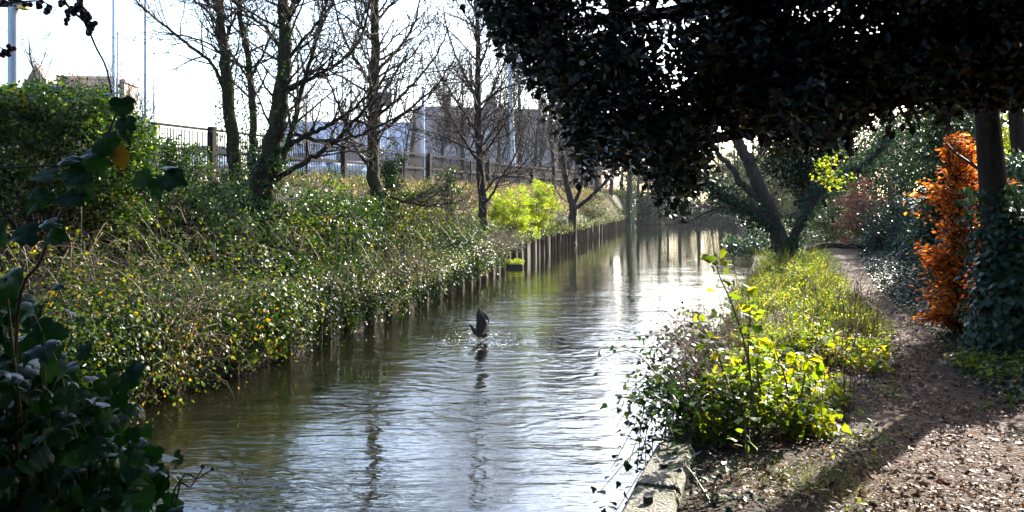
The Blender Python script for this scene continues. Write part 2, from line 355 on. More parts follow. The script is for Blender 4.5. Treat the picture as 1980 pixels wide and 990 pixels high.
def mat_water():
    m, nt = new_mat('canal water'); L = nt.links
    tc = node(nt, 'ShaderNodeTexCoord')
    hs = None
    for sc, st, amp, det in ((1.0, (1.1, 3.4, 1), .026, 3), (1.0, (5.0, 14., 1), .0085, 3), (1.0, (.4, .9, 1), .05, 2)):
        mp = node(nt, 'ShaderNodeMapping'); mp.inputs['Scale'].default_value = st; mp.inputs['Rotation'].default_value = (0, 0, .12)
        L.new(tc.outputs['Object'], mp.inputs[0])
        n = node(nt, 'ShaderNodeTexNoise'); n.inputs['Scale'].default_value = sc; n.inputs['Detail'].default_value = det
        n.inputs['Distortion'].default_value = .5
        L.new(mp.outputs[0], n.inputs['Vector'])
        k = node(nt, 'ShaderNodeMath', operation='MULTIPLY'); k.inputs[1].default_value = amp; L.new(n.outputs['Fac'], k.inputs[0])
        if hs is None: hs = k
        else:
            a = node(nt, 'ShaderNodeMath', operation='ADD'); L.new(hs.outputs[0], a.inputs[0]); L.new(k.outputs[0], a.inputs[1]); hs = a
    # rings spreading from the bird
    sub = node(nt, 'ShaderNodeVectorMath', operation='SUBTRACT'); sub.inputs[1].default_value = (BIRD[0] + .3, BIRD[1] - 1.2, 0)
    L.new(tc.outputs['Object'], sub.inputs[0])
    ln = node(nt, 'ShaderNodeVectorMath', operation='LENGTH'); L.new(sub.outputs[0], ln.inputs[0])
    nz = node(nt, 'ShaderNodeTexNoise'); nz.inputs['Scale'].default_value = .9; nz.inputs['Detail'].default_value = 3; L.new(tc.outputs['Object'], nz.inputs['Vector'])
    ma = node(nt, 'ShaderNodeMath', operation='MULTIPLY_ADD'); ma.inputs[1].default_value = 2.4; L.new(nz.outputs['Fac'], ma.inputs[0]); L.new(ln.outputs['Value'], ma.inputs[2])
    fr = node(nt, 'ShaderNodeMath', operation='MULTIPLY'); fr.inputs[1].default_value = 15.; L.new(ma.outputs[0], fr.inputs[0])
    sn = node(nt, 'ShaderNodeMath', operation='SINE'); L.new(fr.outputs[0], sn.inputs[0])
    fall = node(nt, 'ShaderNodeMapRange'); fall.inputs['From Min'].default_value = 0.3; fall.inputs['From Max'].default_value = 9
    fall.inputs['To Min'].default_value = .0035; fall.inputs['To Max'].default_value = 0; L.new(ln.outputs['Value'], fall.inputs['Value'])
    rg = node(nt, 'ShaderNodeMath', operation='MULTIPLY'); L.new(sn.outputs[0], rg.inputs[0]); L.new(fall.outputs[0], rg.inputs[1])
    a = node(nt, 'ShaderNodeMath', operation='ADD'); L.new(hs.outputs[0], a.inputs[0]); L.new(rg.outputs[0], a.inputs[1])
    # the water lies stiller farther up the canal
    sep = node(nt, 'ShaderNodeSeparateXYZ'); L.new(tc.outputs['Object'], sep.inputs[0])
    st = node(nt, 'ShaderNodeMapRange'); st.inputs['From Min'].default_value = 9; st.inputs['From Max'].default_value = 34
    st.inputs['To Min'].default_value = 1.0; st.inputs['To Max'].default_value = .16; L.new(sep.outputs['Y'], st.inputs['Value'])
    b = node(nt, 'ShaderNodeBump'); b.inputs['Distance'].default_value = 1.0
    cn = node(nt, 'ShaderNodeTexNoise'); cn.inputs['Scale'].default_value = .38; cn.inputs['Detail'].default_value = 3; L.new(tc.outputs['Object'], cn.inputs['Vector'])
    cm = node(nt, 'ShaderNodeMapRange'); cm.inputs['From Min'].default_value = .36; cm.inputs['From Max'].default_value = .62; cm.inputs['To Min'].default_value = .28; cm.inputs['To Max'].default_value = 1.15; L.new(cn.outputs['Fac'], cm.inputs['Value'])
    cmul = node(nt, 'ShaderNodeMath', operation='MULTIPLY'); L.new(st.outputs[0], cmul.inputs[0]); L.new(cm.outputs[0], cmul.inputs[1]); st = cmul
    L.new(st.outputs[0], b.inputs['Strength']); L.new(a.outputs[0], b.inputs['Height'])
    p = node(nt, 'ShaderNodeBsdfPrincipled'); p.inputs['Base Color'].default_value = (.005, .0055, .0025, 1)
    p.inputs['Roughness'].default_value = .035; p.inputs['IOR'].default_value = 2.2
    L.new(b.outputs[0], p.inputs['Normal'])
    o = node(nt, 'ShaderNodeOutputMaterial'); L.new(p.outputs[0], o.inputs[0])
    return m


# ------------------------------------------------------------------ layout of the place
_LY = [-40, 2, 10.4, 13.6, 17.8, 23.7, 31.2, 45.5, 81, 90, 120]
_LX = [-16, -6.3, -4.4, -3.2, -2.45, -1.3, -.1, 3.03, 11, 14, 26]
_RY = [-40, 2.6, 3.1, 4.4, 5.6, 10.5, 16, 23, 43, 81, 90, 120]
_RX = [-8, -2.6, .2, .52, .95, 2.5, 4.3, 6.5, 12.2, 21.3, 24.5, 40]
XL = lambda y: np.interp(y, _LY, _LX)
XR = lambda y: np.interp(y, _RY, _RX)
FX = lambda y: -10.4 + (np.asarray(y, float) - 24.2) * .366          # fence line
_PY = [-30, 0, 4.4, 5.6, 7.95, 10.5, 15.3, 25.9, 34, 60, 90]
_PX = [.9, 1.1, 2.55, 3.05, 3.82, 4.92, 6.32, 10.15, 13.3, 24, 36]
_PW = [2.6, 2.4, 1.9, 1.4, .72, .5, .5, .7, .9, 1, 1]
PC = lambda y: np.interp(y, _PY, _PX)
PW = lambda y: np.interp(y, _PY, _PW)
_HYY = [-30, 4, 8, 10.5, 15, 26, 40, 90]
_HXX = [4.5, 4.6, 5.45, 6.25, 7.45, 11.3, 17, 38]
HX = lambda y: np.interp(y, _HYY, _HXX)


def sm(t):
    t = np.clip(t, 0, 1); return t * t * (3 - 2 * t)


def gz(x, y):
    x = np.asarray(x, float); y = np.asarray(y, float)
    dl = XL(y) - x
    dF = np.maximum(XL(y) - FX(y) - .4, 1.5)
    zl = .72 + 2.28 * sm(np.clip(dl / dF, 0, 1) ** .85) + .1 * (vnoise(x, y, 1.3, 1) - .5) * sm(dl)
    h = x - HX(y)
    off = np.abs(x - PC(y)) - PW(y) * .5
    zr = .76 + .55 * sm((h + .4) / 1.8) + .02 * sm((x - XR(y) - .3) / .3) + .09 * (vnoise(x, y, .9, 2) - .5) * sm(off / .5) * sm((x - XR(y) - .35) / .4) - .03 * sm(-off / .2)
    far = sm((y - 84) / 3)
    mid = (x > XL(y)) & (x < XR(y))
    z = np.where(dl >= 0, zl, zr)
    return np.where(mid, -.9 * (1 - far) + .8 * far, z)


# ground: one sheet, columns follow the banks
rows = np.concatenate([[-200, -120, -70, -40, -20, -10, -5], np.arange(-2, 30, .3), np.arange(30, 60, .8), np.arange(60, 96, 1.5), [100, 110, 125, 150, 200, 280, 400, 700, 1200]])
offs = np.concatenate([np.arange(0.02, 12, .35), [13, 14.5, 16, 18, 21, 25, 30, 38, 50, 70, 100, 160, 300, 700]])
V = []
for y in rows:
    xl, xr = float(XL(y)), float(XR(y))
    xs = np.concatenate([(xl - offs)[::-1], [xl + .01, xl + (xr - xl) * .3, xl + (xr - xl) * .7, xr - .01], xr + offs])
    V.append(np.stack([xs, np.full(len(xs), y), gz(xs, np.full(len(xs), y))], 1))
nc = len(V[0]); nr = len(rows)
i = np.arange(nr - 1)[:, None] * nc; j = np.arange(nc - 1)[None]
mb = MB().add(np.concatenate(V), [np.stack([i + j, i + j + 1, i + nc + j + 1, i + nc + j], -1).reshape(-1, 4)])
M['earth'] = mat_earth('dark leafy earth', [(.3, (.018, .013, .008)), (.55, (.05, .034, .022)), (.7, (.035, .035, .015))], [(.3, (.35, .35, .35)), (.7, (1, 1, 1))])
M['path'] = mat_earth('trodden brown path', [(.3, (.024, .012, .007)), (.55, (.09, .043, .025)), (.7, (.042, .021, .012))], [(.3, (.3, .3, .3)), (.65, (1, 1, 1))])
tag(mb.build('ground', M['earth']), kind='structure')

# footpath ribbon lying on the ground
ys = np.arange(-6, 36, .2); k = 12
u = np.linspace(-.5, .5, k)
edge = PW(ys)[:, None] * (1 + .25 * (vnoise(ys, ys * 0 + 3, 1.1, 5)[:, None] - .5))
xx = PC(ys)[:, None] + u[None] * edge
yy = np.repeat(ys[:, None], k, 1)
# spread into a trodden apron near the camera
zz = gz(xx, yy) + .022 - .03 * np.abs(u * 2)[None] ** 6
i = np.arange(len(ys) - 1)[:, None] * k; j = np.arange(k - 1)[None]
mb = MB().add(np.stack([xx, yy, zz], -1).reshape(-1, 3), [np.stack([i + j, i + j + 1, i + k + j + 1, i + k + j], -1).reshape(-1, 4)])
tag(mb.build('footpath', M['path']), kind='structure')

# canal water
mb = MB(); ys = np.concatenate([np.arange(-40, 2, 2.5), np.arange(2, 12, .1), np.arange(12, 90, 1.)])
xl = XL(ys) - .25; xr = XR(ys) + .25
V = np.stack([np.stack([xl, ys, ys * 0], 1), np.stack([xr, ys, ys * 0], 1)], 1).reshape(-1, 3)
i = np.arange(len(ys) - 1) * 2
mb.add(V, [np.stack([i, i + 1, i + 3, i + 2], 1)])
tag(mb.build('canal_water', mat_water(), smooth=False), kind='structure')

# car park behind the fence
mb = MB(); ys = np.linspace(14, 75, 30); a = np.stack([FX(ys) - 1.0, ys, ys * 0 + 3.02], 1); b = a + np.array([-45, 0, 0])
i = np.arange(29)
mb.add(np.concatenate([a, b]), [np.stack([i, i + 1, i + 31, i + 30], 1)])
tag(mb.build('car_park', M['asphalt'], smooth=False), kind='structure')

# ------------------------------------------------------------------ concrete coping wall at the front
M['concrete'] = mat_concrete()
root = empty('concrete_wall', (.7, 4.6, 0), 'weathered mossy concrete coping block at the water edge beside the path', 'wall')
a0, a1 = np.array([.33, 3.7]), np.array([.93, 5.52]); wd = .26
dirv = (a1 - a0) / np.linalg.norm(a1 - a0); nv = np.array([dirv[1], -dirv[0]])
for q, (s0, s1, dz) in enumerate(((0, .56, 0.), (.567, 1, .012))):
    p0 = a0 + (a1 - a0) * s0; p1 = a0 + (a1 - a0) * s1
    n = 7; V = []; k = 6
    for t in np.linspace(0, 1, n):
        c = p0 + (p1 - p0) * t
        w = wd * (1.08 - .12 * (s0 + (s1 - s0) * t))
        for o_, z in ((0, -.4), (0, .79), (.03, .83), (w - .03, .83), (w, .79), (w, -.4)):
            jit = R.normal(0, .0022, 3) if z > 0 else np.zeros(3)
            V.append(np.array([*(c + nv * o_), z + dz]) + jit)
    i = np.arange(n - 1)[:, None] * k; j = np.arange(k)[None]; j2 = (j + 1) % k
    MBq = MB().add(np.array(V), [np.stack([i + j, i + j2, i + k + j2, i + k + j], -1).reshape(-1, 4), np.array([[5, 4, 3, 2, 1, 0]]), np.array([[(n - 1) * k + t for t in range(6)]])])
    MBq.build('coping_block', M['concrete'], root, smooth=False)
for t, s in ((.42, .03), (.72, .025)):      # bolt stumps left in the coping
    c = a0 + (a1 - a0) * t + nv * .13
    MB().box((c[0], c[1], .85), (s * 1.5, s, .035), .4).build('bolt_stump', M['tyre'], root, smooth=False, bevel=.004)

# ------------------------------------------------------------------ trees
def catmull(pts, sub=5):
    pts = np.asarray(pts, float)
    if len(pts) < 3:
        t = np.linspace(0, 1, sub + 1)[:, None]; return pts[0] * (1 - t) + pts[-1] * t
    p = np.vstack([2 * pts[0] - pts[1], pts, 2 * pts[-1] - pts[-2]]); out = []
    for i in range(1, len(p) - 2):
        for t in np.linspace(0, 1, sub, endpoint=False):
            out.append(.5 * (2 * p[i] + (p[i + 1] - p[i - 1]) * t + (2 * p[i - 1] - 5 * p[i] + 4 * p[i + 1] - p[i + 2]) * t * t + (-p[i - 1] + 3 * p[i] - 3 * p[i + 1] + p[i + 2]) * t ** 3))
    out.append(p[-2]); return np.array(out)


def perp_dir(d, ang):
    a = nrm(np.cross(d, R.normal(0, 1, 3)))
    return nrm(d * math.cos(ang) + a * math.sin(ang))


def grow(mb, p, d, L, r, lvl, rise=.07, wander=.13, dens=3.2, rmin=.004, k=4):
    n = max(4, int(L * 3) + 3); step = L / (n - 1)
    pts = [p]; ds = [d]
    for _ in range(n - 1):
        d = nrm(d + R.normal(0, wander, 3) + up * rise)
        p = p + d * step; pts.append(p); ds.append(d)
    rad = np.linspace(r, max(r * .3, rmin), n)
    mb.tube(pts, rad, k, cap=False)
    if lvl > 0:
        m = max(3, int(L * dens + R.integers(0, 3)))
        for q in range(m):
            u = .18 + .8 * (q + R.random() * .8) / m
            if u > .98: continue
            f = u * (n - 1); i = int(f); pp = pts[i] + (pts[min(i + 1, n - 1)] - pts[i]) * (f - i)
            grow(mb, pp, perp_dir(ds[i], R.uniform(.55, 1.0)), L * R.uniform(.35, .6) * (1.15 - .55 * u), max(np.interp(f, range(n), rad) * .62, rmin), lvl - 1, rise, wander, dens * 1.25, rmin, 3)


def stem_twigs(mb, pl, rad, n, L, lvl, a=.2, b=1., rise=.07, dens=3.2, rmin=.004, ang=(.6, 1.1)):
    m = len(pl)
    tg = nrm(np.gradient(pl, axis=0))
    for q in range(n):
        u = a + (b - a) * (q + R.random()) / n
        i = min(int(u * (m - 1)), m - 2)
        rr = rad[i]
        grow(mb, pl[i], perp_dir(tg[i], R.uniform(*ang)), L * R.uniform(.6, 1.2), min(rr * .5, .012 + L * .012), lvl, rise, dens=dens, rmin=rmin)


def ivy_sleeve(mb, pl, rad, n, size, spread=.12, tpl=T_DIA):
    m = len(pl); f = R.random(n) * (m - 1); i = f.astype(int).clip(0, m - 2)
    c = pl[i] + (pl[i + 1] - pl[i]) * (f - i)[:, None]
    tg = nrm(pl[i + 1] - pl[i]); d = R.normal(0, 1, (n, 3)); d = nrm(d - tg * (d * tg).sum(1, keepdims=True))
    lump = .5 + vnoise(f * 3, d[:, 0] * 2 + 5, 1.1, 9)
    p = c + d * (np.interp(f, range(m), rad) + spread * lump * R.random(n) ** .6)[:, None]
    leaves(mb, p, size * R.uniform(.6, 1.2, n), tpl, normal=d + up * .35, nrand=.5, along=-up, urand=.6)


def pxline(pts, Y):
    return np.array([P(a[0], a[1], a[2] if len(a) > 2 else Y) for a in pts])


def tree(name, label, group, Y, stems, limbs=(), twigs=(8, 1.6, 2), bark='bark', ivy=(), base=None, rmin=.004, limb_tw=(6, 1.0, 1), dens=3.2):
    """stems/limbs: (pixel polyline at depth Y, r0, r1). The first stem is the trunk; the others and the limbs are parts of their own."""
    b = pxline(stems[0][0], Y)[0] if base is None else base
    root = empty(name, b, label, 'tree', group)
    crown = MB(); pls = []
    for q, (pp, r0, r1) in enumerate(list(stems) + list(limbs)):
        pl = catmull(pxline(pp, Y), 6); pl[1:-1] += R.normal(0, .01 + r1 * .12, (len(pl) - 2, 3))
        rad = np.linspace(r0, r1, len(pl)) * (1 + R.normal(0, .03, len(pl)))
        if q < len(stems): rad[:3] *= np.array([1.35, 1.18, 1.06])
        pls.append((pl, rad))
        MB().tube(pl, rad, 10 if r0 > .08 else 7).build('trunk' if q < len(stems) else 'limb', M[bark], root)
        if q < len(stems): stem_twigs(crown, pl, rad, *twigs, dens=dens, rmin=rmin, a=.35)
        else: stem_twigs(crown, pl, rad, *limb_tw, dens=dens, rmin=rmin)
    if crown.n: crown.build('crown', M['twig'], root)
    if ivy:
        im = MB()
        for (q, u0, u1, n, size, spread) in ivy:
            pl, rad = pls[q]; m = len(pl)
            sl = slice(int(u0 * (m - 1)), max(int(u1 * (m - 1)) + 1, int(u0 * (m - 1)) + 2))
            ivy_sleeve(im, pl[sl], rad[sl], n, size, spread)
        im.build('ivy', M['bank_ivy' if bark != 'greybark' else 'ivy_teal'], root)
    return root


GL = 'bare trees along the left bank'
tree('bare_tree', 'bare twin-stemmed tree with ivied base before the fence, left of the leaning tree', GL, 21,
     [([(462, 450), (455, 330), (443, 200), (432, 90), (424, 0), (420, -120), (428, -260)], .19, .07),
      ([(485, 440), (487, 330), (490, 230), (480, 120), (464, 30), (455, -60), (440, -200)], .12, .04)],
     [([(440, 190), (410, 125), (350, 75), (300, 35), (240, -20)], .055, .018),
      ([(428, 60), (400, 20), (360, -10), (320, -40)], .045, .015),
      ([(434, 110), (395, 80), (330, 65), (290, 60)], .03, .01),
      ([(484, 150), (505, 110), (530, 60), (560, -10)], .04, .015),
      ([(430, 80), (455, 30), (470, -30)], .04, .015)],
     (24, 1.6, 2), 'mossbark', ivy=[(0, 0, .5, 900, .085, .28), (1, 0, .5, 700, .085, .2), (0, .3, .8, 900, .065, .17), (1, .35, .85, 700, .065, .14)], limb_tw=(14, 1.1, 2), rmin=.0055)
tree('bare_tree', 'large bare leaning tree with low limbs sweeping right over the bank', GL, 17,
     [([(512, 500), (508, 420), (512, 340), (528, 270), (542, 190), (551, 100), (548, 20), (550, -80), (560, -220)], .24, .08),
      ([(498, 400), (525, 345), (556, 285), (572, 225), (584, 168), (604, 110), (618, 50), (640, -30)], .08, .025)],
     [([(548, 292), (580, 268), (620, 250), (655, 230), (685, 208), (718, 175), (735, 130)], .055, .018),
      ([(532, 345), (570, 325), (610, 300), (650, 272), (682, 238), (716, 196), (742, 150), (760, 100)], .06, .018),
      ([(560, 255), (600, 268), (640, 274), (680, 266), (720, 250), (770, 225), (815, 205), (850, 160)], .042, .014),
      ([(546, 180), (590, 156), (640, 132), (680, 100), (706, 50), (720, -20)], .05, .018),
      ([(550, 110), (520, 60), (480, 30), (440, -20)], .045, .015),
      ([(549, 40), (580, -10), (620, -60)], .05, .02),
      ([(552, 120), (600, 60), (640, 10), (660, -40)], .04, .015)],
     (24, 1.5, 2), 'mossbark', ivy=[(0, 0, .36, 1900, .085, .36), (1, 0, .25, 300, .08, .2), (0, .3, .8, 1000, .065, .17), (1, .2, .5, 300, .06, .1)], limb_tw=(16, 1.15, 2), rmin=.0055)
tree('bare_tree', 'straight bare tree with upswept limbs and an ivy clump at fence height', GL, 22,
     [([(738, 480), (733, 400), (722, 330), (722, 250), (724, 150), (725, 60), (726, -30), (722, -200)], .2, .08)],
     [([(722, 330), (690, 290), (668, 240), (645, 180), (620, 130), (590, 70)], .045, .014),
      ([(722, 262), (760, 238), (805, 200), (845, 165), (880, 110)], .05, .016),
      ([(724, 230), (770, 190), (810, 150), (850, 95), (870, 40)], .05, .016),
      ([(724, 170), (690, 120), (660, 60), (640, -20)], .05, .016),
      ([(725, 140), (765, 100), (800, 50), (815, -20)], .05, .016),
      ([(725, 90), (695, 40), (680, -30)], .04, .014),
      ([(735, 372), (770, 385), (815, 398), (860, 394), (895, 388)], .045, .015)],
     (34, 1.9, 2), 'mossbark', ivy=[(0, 0, .22, 500, .075, .22), (0, .2, .4, 120, .07, .1)], limb_tw=(16, 1.4, 2), rmin=.0055)
tree('bare_tree', 'small bare tree with fine fan of twigs standing left of the yellow-green bush', GL, 28,
     [([(935, 478), (934, 420), (930, 340), (926, 260), (924, 180), (925, 90), (922, -10), (920, -120)], .17, .05)],
     [([(936, 400), (965, 352), (1000, 290), (1015, 230)], .05, .015),
      ([(930, 380), (960, 345), (1000, 330), (1040, 280)], .04, .012),
      ([(928, 320), (900, 275), (870, 220), (848, 170)], .05, .015),
      ([(926, 262), (895, 215), (860, 160), (830, 100)], .05, .015),
      ([(926, 310), (955, 270), (990, 215), (1010, 150)], .05, .015),
      ([(924, 230), (950, 180), (975, 120), (985, 60)], .05, .015),
      ([(924, 190), (890, 130), (865, 60), (855, 0)], .05, .015),
      ([(924, 130), (945, 80), (955, 10)], .04, .013),
      ([(928, 300), (880, 275), (830, 255), (790, 250)], .035, .012)],
     (42, 2.1, 2), 'bark', limb_tw=(14, 1.3, 2), rmin=.007)
tree('bare_tree', 'dark forked bare tree leaning over the timber piles downstream of the yellow-green bush', GL, 46,
     [([(1105, 478), (1107, 430), (1108, 400), (1100, 370), (1090, 320), (1084, 250), (1080, 150)], .26, .08)],
     [([(1108, 405), (1130, 390), (1158, 365), (1185, 335), (1210, 300)], .13, .05),
      ([(1106, 410), (1125, 350), (1128, 270), (1135, 180)], .12, .04)],
     (12, 2.4, 2), 'bark', limb_tw=(9, 1.8, 2), rmin=.01)
tree('bare_tree', 'slim upright bare tree close to the fence behind the yellow-green bush', GL, 52,
     [([(1072, 408), (1071, 330), (1066, 250), (1062, 150), (1060, 40)], .14, .05)], [], (18, 2.2, 2), 'bark', rmin=.01)
tree('bare_tree', 'pale bare trunk cloaked in bright ivy where the piles end', GL, 78,
     [([(1213, 440), (1217, 400), (1218, 350), (1221, 290), (1228, 200), (1230, 100)], .34, .12)], [([(1220, 320), (1250, 270), (1275, 220)], .12, .04)], (14, 3, 2), 'greybark', limb_tw=(8, 2, 2), ivy=[(0, 0, .7, 3000, .16, .42)], rmin=.015)

# ------------------------------------------------------------------ leaning ivy-clad tree, right bank
tree('ivy_tree', 'leaning ivy-clad tree with bare upper limbs hanging over the water, beside the path', None, 20,
     [([(1524, 530), (1512, 470), (1490, 410), (1462, 350), (1440, 300), (1420, 262), (1396, 225), (1370, 150), (1360, 60)], .21, .07),
      ([(1528, 524), (1540, 450), (1562, 400), (1592, 362), (1640, 335), (1690, 300), (1730, 250)], .13, .06)],
     [([(1496, 440), (1460, 412), (1420, 392), (1380, 362), (1345, 330), (1320, 310), (1270, 280)], .15, .07),
      ([(1478, 388), (1452, 372), (1430, 352), (1416, 325), (1392, 300), (1372, 266), (1350, 220)], .09, .05),
      ([(1440, 404), (1400, 402), (1370, 410), (1340, 424), (1308, 432)], .035, .01),
      ([(1430, 400), (1390, 400), (1350, 396), (1320, 398)], .02, .008)],
     (7, 1.2, 2), 'greybark', ivy=[(2, .05, .95, 3600, .085, .25), (1, 0, 1, 2600, .09, .22), (0, 0, .15, 500, .085, .14)], limb_tw=(4, .9, 1))

# hanging ivy mass behind and between its two stems
root = empty('ivy_mass', P(1560, 440, 20.8), 'dark dense evergreen ivy crown drooping between leaning trunk and the path', 'ivy')
mb = MB(); c = []
for _ in range(170):
    px = R.uniform(1478, 1650); top = 235; bot = np.interp(px, [1478, 1520, 1550, 1600, 1650], [320, 360, 390, 345, 300])
    c.append(P(px, R.uniform(top - 60, bot), R.uniform(20.3, 22.5)))
c = np.array(c)
leaves(mb, clumps(c, .38, 80), R.uniform(.06, .11, len(c) * 80), T_DIA, nrand=.9)
mb.build('foliage', M['conifer'], root)
mb = MB()
for q in range(0, len(c), 3): mb.tube(catmull(np.array([P(1560 + R.uniform(-15, 40), 400, 20.8), (P(1560, 330, 21) + c[q]) / 2, c[q]])), np.linspace(.03, .008, 11), 4)
mb.build('stem', M['bark'], root)
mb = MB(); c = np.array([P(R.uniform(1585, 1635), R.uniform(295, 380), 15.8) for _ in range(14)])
leaves(mb, clumps(c, .2, 16), .08, T_OVAL, nrand=.9); mb.build('yellow_green_foliage', M['nettle'], root)  # yellow-green leaves in front of the dark foliage

# ------------------------------------------------------------------ overhanging evergreen tree (trunk stands right of the picture)
ET = np.array([4.9, 5.1, .8])
root = empty('evergreen_tree', ET, 'huge dark evergreen tree whose glossy crown overhangs the water and path', 'tree')
pl = catmull([ET + [0, 0, -.1], ET + [-.05, 0, 1.2], ET + [-.2, .05, 2.6], ET + [-.3, 0, 4.2], ET + [-.3, .1, 6.2], ET + [-.2, .1, 8]])
MB().tube(pl, np.linspace(.34, .1, len(pl)), 12).build('trunk', M['bark'], root)
prof_x = [880, 920, 950, 990, 1030, 1080, 1105, 1125, 1150, 1180, 1215, 1245, 1270, 1300, 1325, 1345, 1370, 1400, 1440, 1500, 1560, 1620, 1700, 1800, 1900, 1980, 2100]
prof_y = [-20, 10, 60, 105, 150, 190, 275, 325, 345, 335, 300, 330, 395, 418, 385, 300, 245, 225, 255, 275, 285, 290, 250, 215, 195, 195, 200]
limbs_c = []
for tgt, z0 in (((1.0, 6.1, 2.75), 2.0), ((.1, 6.4, 3.7), 2.4), ((2.3, 5.8, 3.75), 2.6), ((2.9, 6.3, 3.6), 2.6), ((-.6, 4.6, 4.8), 3.0), ((1.6, 2.5, 4.6), 3.0), ((-1., 0.5, 5.2), 3.4), ((2.5, -1, 5), 3.2)):
    s = ET + np.array([-.2, 0, z0]); e = np.array(tgt); mid = (s + e) / 2 + np.array([0, 0, .35])
    pl = catmull([s, (s + mid) / 2 + [0, 0, .1], mid, (mid + e) / 2, e]); limbs_c.append(pl)
    MB().tube(pl, np.linspace(.11, .03, len(pl)), 8).build('limb', M['bark'], root)
crown = MB(); tw = MB(); cs = []
limb_pts = np.concatenate(limbs_c)
while len(cs) < 1150:                      # sprays that droop within the visible face of the crown
    px = R.uniform(880, 2080); b = np.interp(px, prof_x, prof_y) + 60 * (vnoise(px, 0., 42, 41) - .62)
    if R.random() > .3 + .7 * (px - 880) / 330: continue
    py = b - 24 - abs(R.normal(0, 1)) * 130 if R.random() < .45 else R.uniform(-160, b - 24)
    Y = 4.9 + 1.65 * R.random() ** .7
    c = P(px, py, Y)
    if c[2] < 2.2: continue
    cs.append(c)
cs = np.array(cs)
per = 60
pt = clumps(cs, .18, per)
leaves(crown, pt, R.uniform(.042, .078, len(pt)), T_OVAL, nrand=.75)
for q in range(150):
    px = R.uniform(900, 1990); py = np.interp(px, prof_x, prof_y) + R.uniform(-45, 30); c = P(px, py, R.uniform(5.2, 6.4)); h = R.uniform(.1, .28); dx = R.normal(0, .06, 2)
    pl = catmull([c + [dx[0], dx[1], h], c + [dx[0] * .4, dx[1] * .4, h * .4], c], 4); tw.tube(pl, np.linspace(.004, .0015, len(pl)), 4, cap=False)
    n = 14; f = R.uniform(0, 7.9, n); i = f.astype(int); leaves(crown, pl[i] + (pl[i + 1] - pl[i]) * (f - i)[:, None] + R.normal(0, .02, (n, 3)), R.uniform(.045, .075, n), T_OVAL, nrand=.7, along=(0, 0, -.8), urand=.6)
over = []
while len(over) < 1200:                    # unseen crown extended above and behind the camera to block sky fill
    a = R.normal(0, 1, 3); a = a / np.linalg.norm(a) * R.random() ** .4
    c = np.array([.8, .2, 5.6]) + a * np.array([6.2, 7., 2.6])
    if c[1] > 0 and c[2] < EYE + .26 * c[1] + .75: continue
    if c[2] < 3.1 or c[1] > 6.4: continue
    over.append(c)
over = np.array(over)
pt = clumps(over, .45, 46); leaves(crown, pt, R.uniform(.09, .15, len(pt)), T_OVAL, nrand=.75)
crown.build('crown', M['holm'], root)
for c in np.concatenate([cs[::2], over[::4]]):
    i = np.argmin(((limb_pts - c) ** 2).sum(1)); s = limb_pts[i]
    if np.linalg.norm(s - c) < 2.6:
        tw.tube(catmull([s, (s + c) / 2 + R.normal(0, .06, 3) + [0, 0, .06], c], 4), np.linspace(.014, .004, 9), 4, cap=False)
tw.build('twigs', M['bark'], root)

# ------------------------------------------------------------------ trunks and beech on the right
def plain_trunk(name, label, p0, pts, r0, r1, n_tw, L, bark='bark'):
    root = empty(name, p0, label, 'tree')
    pl = catmull(pts, 6); rad = np.linspace(r0, r1, len(pl)); rad[:3] *= [1.3, 1.15, 1.05]
    MB().tube(pl, rad, 10).build('trunk', M[bark], root)
    cr = MB(); stem_twigs(cr, pl, rad, n_tw, L, 2, a=.3, dens=2.2)
    cr.build('crown', M['twig'], root)
    return root, pl, rad


b = np.array([5.0, 8.94, .8])
root, pl, rad = plain_trunk('dark_tree', 'thick dark tree trunk rising beside the orange bush, ivy at its foot', b,
                            [b, P(1926, 460, 8.94), P(1918, 340, 8.94), P(1910, 240, 8.94), P(1902, 130, 8.94), P(1898, 0, 8.94), P(1890, -200, 8.94)], .15, .1, 5, 1.0)
im = MB(); ivy_sleeve(im, pl[:12], rad[:12], 1500, .07, .18, T_OVAL); im.build('ivy', M['hedge_ivy'], root)
can = []; cl = MB()  # unseen foliage added overhead to cut sky fill on the path
while len(can) < 620:
    x, y, z = R.uniform(1.8, 9.5), R.uniform(6.2, 14.5), R.uniform(4.9, 8.6)
    ss = x * math.sin(SUN_AZ) + y * math.cos(SUN_AZ)
    if z < EYE + .236 * y + .55 or ss > 3.9 + (z - 1.3) / math.tan(SUN_EL) : continue
    can.append((x, y, z))
can = np.array(can); pt = clumps(can, .45, 40); leaves(cl, pt, R.uniform(.09, .15, len(pt)), T_OVAL, nrand=.75); cl.build('shade_canopy', M['holm'], root)
cl = MB()
for c in can[::5]: cl.tube(catmull([pl[-3] * .6 + pl[-8] * .4, (pl[-3] + c) / 2 + [0, 0, .3], c], 4), np.linspace(.05, .008, 9), 5, cap=False)
cl.build('limb', M['bark'], root)
b = np.array([8.5, 14.2, .9])
root, pl, rad = plain_trunk('slim_tree', 'slim dark trunk at the edge of the picture behind yellow-green leaves', b,
                            [b, P(1980, 480, 14.2), P(1976, 340, 14.2), P(1966, 240, 14.2), P(1960, 120, 14.2), P(1962, -60, 14.2)], .15, .1, 5, 1.0)
c = np.array([P(R.uniform(1925, 2010), R.uniform(40, 380), R.uniform(14.4, 16)) for _ in range(80)])
mb = MB(); leaves(mb, clumps(c, .3, 30), R.uniform(.06, .1, 80 * 30), T_OVAL, nrand=.9); mb.build('foliage', M['nettle'], root)

